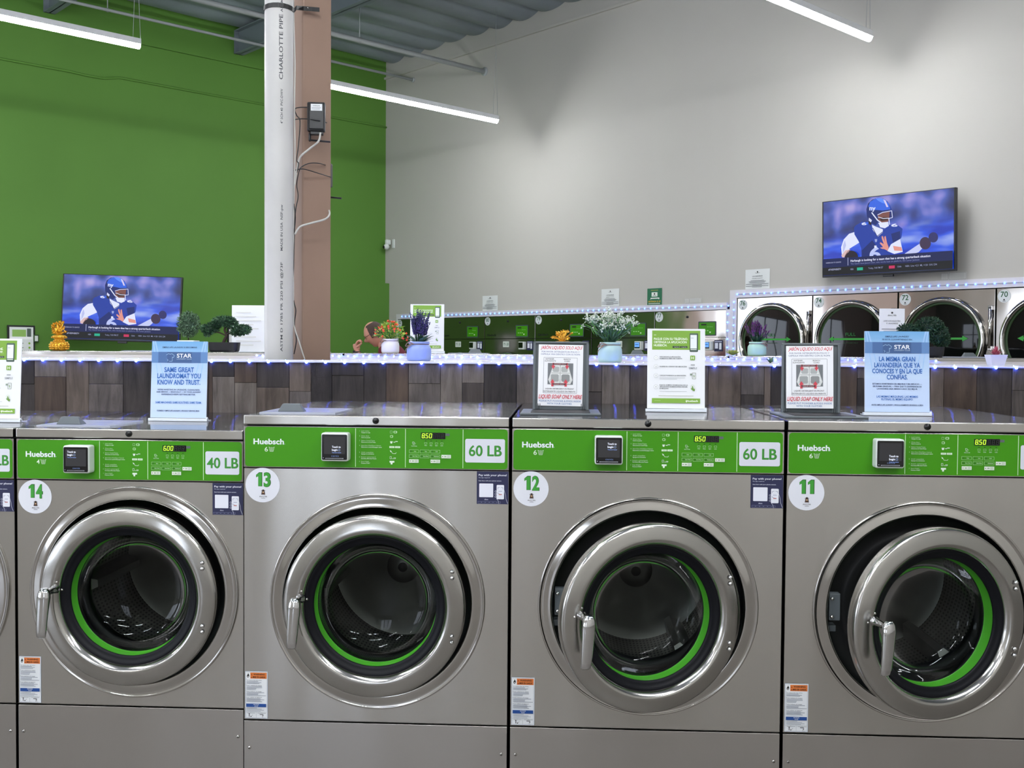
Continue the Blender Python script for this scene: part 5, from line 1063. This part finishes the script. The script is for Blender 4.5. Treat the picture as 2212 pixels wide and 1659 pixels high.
# topiary ball
def fol(c, r, n, mats, ln=.011, sc=(1, 1, 1), seed=1):
    r2 = random.Random(seed); m = MB()
    for i in range(n):
        d = Vector((r2.gauss(0, 1), r2.gauss(0, 1), r2.gauss(0, 1))).normalized(); q = Vector(c)+Vector((d.x*sc[0], d.y*sc[1], d.z*sc[2]))*r*r2.uniform(.72, 1.03)
        m.leaf(q, d+Vector((r2.uniform(-.8, .8), r2.uniform(-.8, .8), r2.uniform(-.5, .9))), ln*r2.uniform(.8, 1.4), ln*.5, mats[r2.randrange(len(mats))], .2, seg=2)
    return m
BX_ = [pm('box leaf', '#4c6b4a', .5), pm('grey green leaf', '#6f8f72', .5), pm('dark box leaf', '#2f4a33', .5)]  # leaf greens mixed at random; the darkest also forms the core
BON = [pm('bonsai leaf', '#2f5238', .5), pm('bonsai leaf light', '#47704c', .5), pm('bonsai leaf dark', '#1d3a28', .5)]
BARK = pm('dark bark', '#33271f', .85, noise=(30, .3)); POTB = pm('black ceramic pot', '#17181c', .35)
P = atY(407, 738, 5.98); T = thing('topiary_ball', 'small round topiary ball in a white square pot above the English blue sign', 'potted plant', (P.x, 5.98, ZR))
MB().box(-.05, .05, -.05, .05, 0, .066, PLW, .004).obj('pot', T); MB().tube([(0, 0, .06), (0, 0, .11)], .004, BARK, 6).obj('stem', T)
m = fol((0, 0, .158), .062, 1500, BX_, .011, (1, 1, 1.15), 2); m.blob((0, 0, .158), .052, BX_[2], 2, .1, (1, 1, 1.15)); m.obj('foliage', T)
def bonsai(label, px, py, Y, k, seed, mirror, mats, dense):
    P = atY(px, py, Y); T = thing('bonsai_tree', label, 'potted plant', (P.x, Y, ZR)); s_ = mirror
    v = []; 
    pot = MB(); prof = [(.078, 0, .036), (.084, .010, .042), (.088, .045, .048), (.089, .056, .050), (.083, .056, .046)]; n = 28; vs_ = []
    for a_, z, b_ in prof:
        for i in range(n):
            t = 2*PI*i/n; e = 4; vs_.append((a_*abs(math.cos(t))**(2/e)*(1 if math.cos(t) > 0 else -1), b_*abs(math.sin(t))**(2/e)*(1 if math.sin(t) > 0 else -1), z))
    fs = [(i+j*n, (i+1) % n+j*n, (i+1) % n+(j+1)*n, i+(j+1)*n) for j in range(len(prof)-1) for i in range(n)]+[tuple(range(n))[::-1], tuple(range((len(prof)-1)*n, len(prof)*n))]
    pot.add(vs_, fs, POTB); pot.v = [(x*k, y*k, z*k) for x, y, z in pot.v]; pot.obj('pot', T)
    tr = MB(); tr.tube(spline([(-.006*s_, 0, .05), (.004*s_, 0, .075), (.014*s_, 0, .098), (.002*s_, 0, .125), (.010*s_, .0, .160)]), [.011-.0002*i for i in range(33)], BARK, 8)
    tr.tube(spline([(.010*s_, 0, .095), (-.03*s_, 0, .112), (-.07*s_, 0, .118)]), .0045, BARK, 6); tr.tube(spline([(.012*s_, 0, .10), (.045*s_, 0, .115), (.09*s_, 0, .118)]), .004, BARK, 6)
    tr.v = [(x*k, y*k, z*k) for x, y, z in tr.v]; tr.obj('trunk', T); f_ = MB()
    for q, (c, r, sc, n_l) in enumerate(dense):
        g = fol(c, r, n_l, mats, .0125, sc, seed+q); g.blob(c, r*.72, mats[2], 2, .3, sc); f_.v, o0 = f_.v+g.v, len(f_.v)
        for fa, mi in zip(g.f, g.mi): f_.f.append([i+o0 for i in fa]); f_.mi.append(f_.m(g.ms[mi])); f_.sm.append(True)
    f_.v = [(x*k*s_, y*k, z*k) for x, y, z in f_.v]; f_.obj('foliage', T)
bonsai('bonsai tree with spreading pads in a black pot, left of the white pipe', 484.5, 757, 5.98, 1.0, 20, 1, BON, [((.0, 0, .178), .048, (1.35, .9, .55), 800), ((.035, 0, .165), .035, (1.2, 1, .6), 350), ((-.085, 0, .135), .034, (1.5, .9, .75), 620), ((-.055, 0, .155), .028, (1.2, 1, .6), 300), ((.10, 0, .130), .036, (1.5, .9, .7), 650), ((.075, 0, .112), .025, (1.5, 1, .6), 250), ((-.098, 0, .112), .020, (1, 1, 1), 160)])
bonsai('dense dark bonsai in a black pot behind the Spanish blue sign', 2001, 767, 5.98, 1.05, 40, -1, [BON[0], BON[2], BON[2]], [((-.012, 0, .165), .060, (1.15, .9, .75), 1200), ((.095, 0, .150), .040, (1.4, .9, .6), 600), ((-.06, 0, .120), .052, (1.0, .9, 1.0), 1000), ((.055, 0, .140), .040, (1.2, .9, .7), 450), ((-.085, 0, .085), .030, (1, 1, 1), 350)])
# succulents
P = atY(1583, 765, 5.96); T = thing('green_succulent', 'small open green rosette succulent beside the mint jar', 'succulent', (P.x, 5.96, ZR)); m = MB(); SG = [pm('succulent green', '#9fae4c', .45), pm('succulent tip', '#b9bd68', .45)]
for rg, (n, el, ln) in enumerate(((11, .32, .052), (9, .65, .042), (7, 1.0, .03))):
    for i in range(n): a = 2*PI*(i+.5*rg)/n; m.leaf((0, 0, .004), (math.cos(a), math.sin(a), math.tan(el)), ln, .018, SG[rg % 2], -.15, (0, 0, 1), 5)
m.obj('rosette', T)
P = atY(2151, 788, 4.40); T = thing('red_succulent', 'tiny red succulent in a white square cup on the plank partition', 'succulent', (P.x, 4.40, ZF))
b0 = [(-.025, .044), (-.033, .0)]; m = MB(); k0, k1 = .0245, .034
m.add([(x*k0, y*k0, 0) for x, y in ((-1, -1), (1, -1), (1, 1), (-1, 1))]+[(x*k1, y*k1, .045) for x, y in ((-1, -1), (1, -1), (1, 1), (-1, 1))]+[(x*k1*.9, y*k1*.9, .045) for x, y in ((-1, -1), (1, -1), (1, 1), (-1, 1))]+[(x*k1*.85, y*k1*.85, .036) for x, y in ((-1, -1), (1, -1), (1, 1), (-1, 1))],
      [(3, 2, 1, 0)]+[(i+4*j, (i+1) % 4+4*j, (i+1) % 4+4*j+4, i+4*j+4) for j in range(3) for i in range(4)]+[(12, 13, 14, 15)], pm('lilac white cup', '#c9cbe6', .35)); m.obj('cup', T); f_ = MB(); RS = [pm('red leaf', '#a23a52', .5), pm('pink red leaf', '#b5566a', .5)]
for rg, (n, el, ln) in enumerate(((10, .5, .034), (9, .9, .038), (6, 1.3, .042))):
    for i in range(n): a = 2*PI*(i+.5*rg)/n; f_.leaf((0, 0, .040), (math.cos(a), math.sin(a), math.tan(el)), ln, .010, RS[i % 2], -.1, (0, 0, 1), 4)
f_.obj('rosette', T)
P = atY(1664, 782, 5.2); T = thing('dark_succulent', 'small dark artificial succulent lying on the board by the right soap sign', 'succulent', (P.x, 5.2, 1.522)); m = MB()
for i in range(22): a = rnd.uniform(0, 2*PI); m.leaf((0, 0, .004), (math.cos(a), math.sin(a)*.6, rnd.uniform(.2, 2.5)), rnd.uniform(.018, .034), .008, rnd.choice((DG[0], DG[1], pm('grey leaf', '#8a938f', .5))), .1, seg=3)
m.blob((0, 0, .004), .006, DG[2], 1); m.obj('rosette', T)
P = atY(1040, 775, 5.72); tag(MB().tube(spline([(-.06, .02, .001), (-.03, 0, .012), (0, -.005, .016), (.04, 0, .010), (.07, .01, .001)]), .003, PLW, 6).obj('loose_cable', None, None, (P.x, 5.72, 1.5345)), 'short loose white cable on the rear cap below machine 80', 'cable')
# ------------------------------------------------------------------ the man behind the machines
SKIN = pm('skin', '#c98f7c', .5, sss=.12); HAIR = pm('cropped dark hair', '#46352e', .8); SHIRT = pm('maroon t-shirt', '#6e1f33', .8, noise=(8, .08)); PANT = pm('dark trousers', '#23242a', .8)
def skin_fig(name, chains, mat, parent, sub=2, root=0):
    vs_ = []; es = []; rs = []
    idx = {}
    for ch in chains:
        prev = None
        for p, r in ch:
            k = tuple(round(c, 5) for c in p)
            if k not in idx: idx[k] = len(vs_); vs_.append(p); rs.append(r if isinstance(r, tuple) else (r, r))
            if prev is not None and prev != idx[k]: es.append((prev, idx[k]))
            prev = idx[k]
    me = bpy.data.meshes.new(name); me.from_pydata(vs_, es, []); o = bpy.data.objects.new(name, me); COL.objects.link(o)
    sm = o.modifiers.new('skin', 'SKIN'); sm.use_smooth_shade = True
    for i, r in enumerate(rs): me.skin_vertices[0].data[i].radius = r; me.skin_vertices[0].data[i].use_root = (i == root)
    sb = o.modifiers.new('sub', 'SUBSURF'); sb.levels = sub; sb.render_levels = sub
    bpy.context.view_layer.update()
    m2 = bpy.data.meshes.new_from_object(o.evaluated_get(bpy.context.evaluated_depsgraph_get())); bpy.data.objects.remove(o)
    m2.materials.clear(); m2.materials.append(mat)
    for p in m2.polygons: p.use_smooth = True
    q = bpy.data.objects.new(name, m2); COL.objects.link(q); q.parent = parent; return q
YM = 10.6; P = atY(810, 721, YM); HZ = P.z       # head centre
MAN = thing('person', 'man in a maroon t-shirt with head bowed and one hand raised, beyond the machines', 'person', (P.x, YM, 0), 0)
hz = HZ
# body faces -x (left in the photo); z measured from the floor
body = [[((.30, 0, .96), (.15, .17)), ((.29, 0, hz-.55), (.15, .18)), ((.20, 0, hz-.36), (.15, .18)), ((.185, 0, hz-.215), (.10, .13)), ((.105, 0, hz-.125), (.064, .064)), ((.05, 0, hz-.045), (.060, .060))],
        [((.185, 0, hz-.215), (.11, .15)), ((.18, -.185, hz-.26), (.062, .062)), ((.06, -.25, hz-.47), (.050, .050)), ((-.08, -.20, hz-.28), (.038, .038)), ((-.150, -.15, hz-.195), (.028, .033)), ((-.155, -.15, hz-.165), (.026, .033))],
        [((.185, 0, hz-.215), (.11, .15)), ((.19, .185, hz-.26), (.062, .062)), ((.18, .24, hz-.52), (.050, .050)), ((.02, .20, hz-.66), (.036, .036)), ((-.06, .17, hz-.66), (.028, .028))],
        [((.30, 0, .96), (.15, .17)), ((.29, -.10, .82), (.095, .095)), ((.26, -.11, .48), (.065, .065)), ((.30, -.11, .10), (.045, .045)), ((.19, -.12, .04), (.04, .035))],
        [((.30, 0, .96), (.15, .17)), ((.29, .10, .82), (.095, .095)), ((.26, .11, .48), (.065, .065)), ((.31, .11, .10), (.045, .045)), ((.20, .12, .04), (.04, .035))]]
bo_ = skin_fig('body', body, SKIN, MAN)
tl = math.radians(33)    # bowed head: shaped sphere
def head():
    m = MB(); b = bmesh.new(); bmesh.ops.create_uvsphere(b, u_segments=36, v_segments=26, radius=1); b.verts.index_update(); vv = []
    for v in b.verts:
        x, y, z = v.co; X, Y, Z = x*.098, y*.078, z*.118
        if x < 0 and z < .1: X *= 1-.08*(-z); Y *= 1+.15*min(z, 0)
        if z < -.3: X += -.018*(-z-.3); Y *= .92
        if x < -.6: X += .012*(z < .05)*1.0*max(0, (.25-abs(z+.25))*4)*max(0, 1-abs(y)*4)+0
        d = max(0, 1-((z+.12)/.22)**2)*max(0, 1-(y/.22)**2)*(x < -.5); X -= .034*d                       # nose
        d2 = max(0, 1-((z-.12)/.12)**2)*max(0, 1-((abs(y)-.38)/.2)**2)*(x < -.4); X += .010*d2            # eye sockets
        d3 = max(0, 1-((z-.30)/.10)**2)*(x < -.6); X -= .005*d3                                            # brow
        d4 = max(0, 1-((z+.55)/.06)**2)*max(0, 1-(y/.3)**2)*(x < -.3); X += .006*d4                        # mouth line
        d5 = max(0, 1-((z+.85)/.15)**2)*max(0, 1-(y/.3)**2)*(x < 0); X -= .010*d5                          # chin
        vv.append((X, Y, Z))
    m.add(vv, [[v.index for v in f.verts] for f in b.faces], SKIN, True); b.free()
    for s_ in (-1, 1): m.lathe([(.001, .0), (.012, .004), (.022, .010), (.026, .004), (.022, -.004)], SKIN, 16, (.010, s_*.080, -.010), 'y')
    return m
R = Matrix.Rotation(-tl, 4, 'Y')
H = head().obj('head', bo_, None, (0, 0, hz)); H.rotation_euler = (0, -tl, 0); H.scale = (1.1, 1.1, 1.1)
def hair():
    m = MB(); b = bmesh.new(); bmesh.ops.create_uvsphere(b, u_segments=36, v_segments=26, radius=1); keep = []
    for v in b.verts: pass
    b.verts.index_update(); idx = {}; vv = []; fs = []
    for v in b.verts: x, y, z = v.co; vv.append((x*.1015, y*.082, z*.121))
    for f in b.faces:
        c = f.calc_center_median()
        if (c.x > -.30 and c.z > -.45+.2*(c.x < .1) and not (c.z > .80 and c.x < .55)) and c.z < .86 : fs.append([v.index for v in f.verts])
    m.add(vv, fs, HAIR, True); b.free(); return m
ha = hair().obj('hair', MAN, 'short dark hair around a bald crown', (0, 0, hz)); ha.rotation_euler = (0, -tl, 0); ha.scale = (1.1, 1.1, 1.1)
def specs():
    m = MB()
    for s_ in (-1, 1):
        m.tube([(-.096+.01*abs(math.cos(a)) , s_*.034+.020*math.cos(a), .012+.015*math.sin(a)) for a in [2*PI*i/14 for i in range(15)]], .0018, BLKP, 5, False)
        m.tube([(-.088, s_*.055, .014), (-.02, s_*.079, .012), (.012, s_*.083, .006)], .002, BLKP, 5)
        m.blob((.002, s_*.086, -.020), .007, PLW, 1, 0, (1, 1, 1.8))
    return m
g = specs().obj('glasses', MAN, 'dark rimmed glasses and white earbuds', (0, 0, hz)); g.rotation_euler = (0, -tl, 0); g.scale = (1.1, 1.1, 1.1)
tee = [[((.30, 0, .93), (.165, .185)), ((.27, 0, hz-.55), (.175, .195)), ((.19, 0, hz-.36), (.195, .205)), ((.175, 0, hz-.215), (.205, .17)), ((.115, 0, hz-.125), (.115, .10)), ((.098, 0, hz-.098), (.088, .085))],
       [((.19, 0, hz-.215), (.125, .165)), ((.18, -.19, hz-.26), (.078, .078)), ((.12, -.23, hz-.38), (.070, .070))], [((.19, 0, hz-.215), (.125, .165)), ((.19, .19, hz-.26), (.078, .078)), ((.185, .23, hz-.40), (.070, .070))]]
skin_fig('t_shirt', tee, SHIRT, MAN)
skin_fig('trousers', [[((.30, 0, 1.00), (.16, .18)), ((.29, -.10, .82), (.108, .108)), ((.26, -.11, .48), (.08, .08)), ((.30, -.11, .08), (.065, .065))], [((.30, 0, 1.00), (.16, .18)), ((.29, .10, .82), (.108, .108)), ((.26, .11, .48), (.08, .08)), ((.31, .11, .08), (.065, .065))]], PANT, MAN)
# raised hand: palm and five bent fingers
hc = Vector((-.150, -.15, hz-.180)); pm_ = hc+Vector((-.012, 0, .055))
hand = [[(tuple(hc), (.026, .030)), (tuple(hc+Vector((-.006, 0, .028))), (.022, .036)), (tuple(pm_), (.019, .040)), (tuple(pm_+Vector((.004, 0, .022))), (.017, .040))]]
skin_fig('palm', hand, SKIN, bo_, 2)
for i, (dy, l) in enumerate(((-.033, .9), (-.011, 1.05), (.011, 1.0), (.032, .8))):
    b = pm_+Vector((.003, dy, .012)); pts = [b, b+Vector((.012, 0, .030*l)), b+Vector((.036*l, 0, .042*l)), b+Vector((.050*l, 0, .030*l))]
    MB().tube(spline([tuple(p) for p in pts], 4), [.0098-.00022*k for k in range(13)], SKIN, 8).blob(tuple(pts[-1]), .0078, SKIN, 1).obj('finger', bo_)
pts = [pm_+Vector((.010, -.030, -.015)), pm_+Vector((.038, -.036, .006)), pm_+Vector((.056, -.022, .026))]
MB().tube(spline([tuple(p) for p in pts], 4), [.0115-.0003*k for k in range(9)], SKIN, 8).blob(tuple(pts[-1]), .009, SKIN, 1).obj('thumb', bo_)
MB().lathe([(.034, -.012), (.036, -.010), (.036, .010), (.034, .012)], BLK, 24, (hc.x, hc.y, hc.z-.012)).box(hc.x-.045, hc.x-.03, hc.y-.018, hc.y+.018, hc.z-.03, hc.z+.008, BLK, .004).obj('wristwatch', MAN, 'black wristwatch')
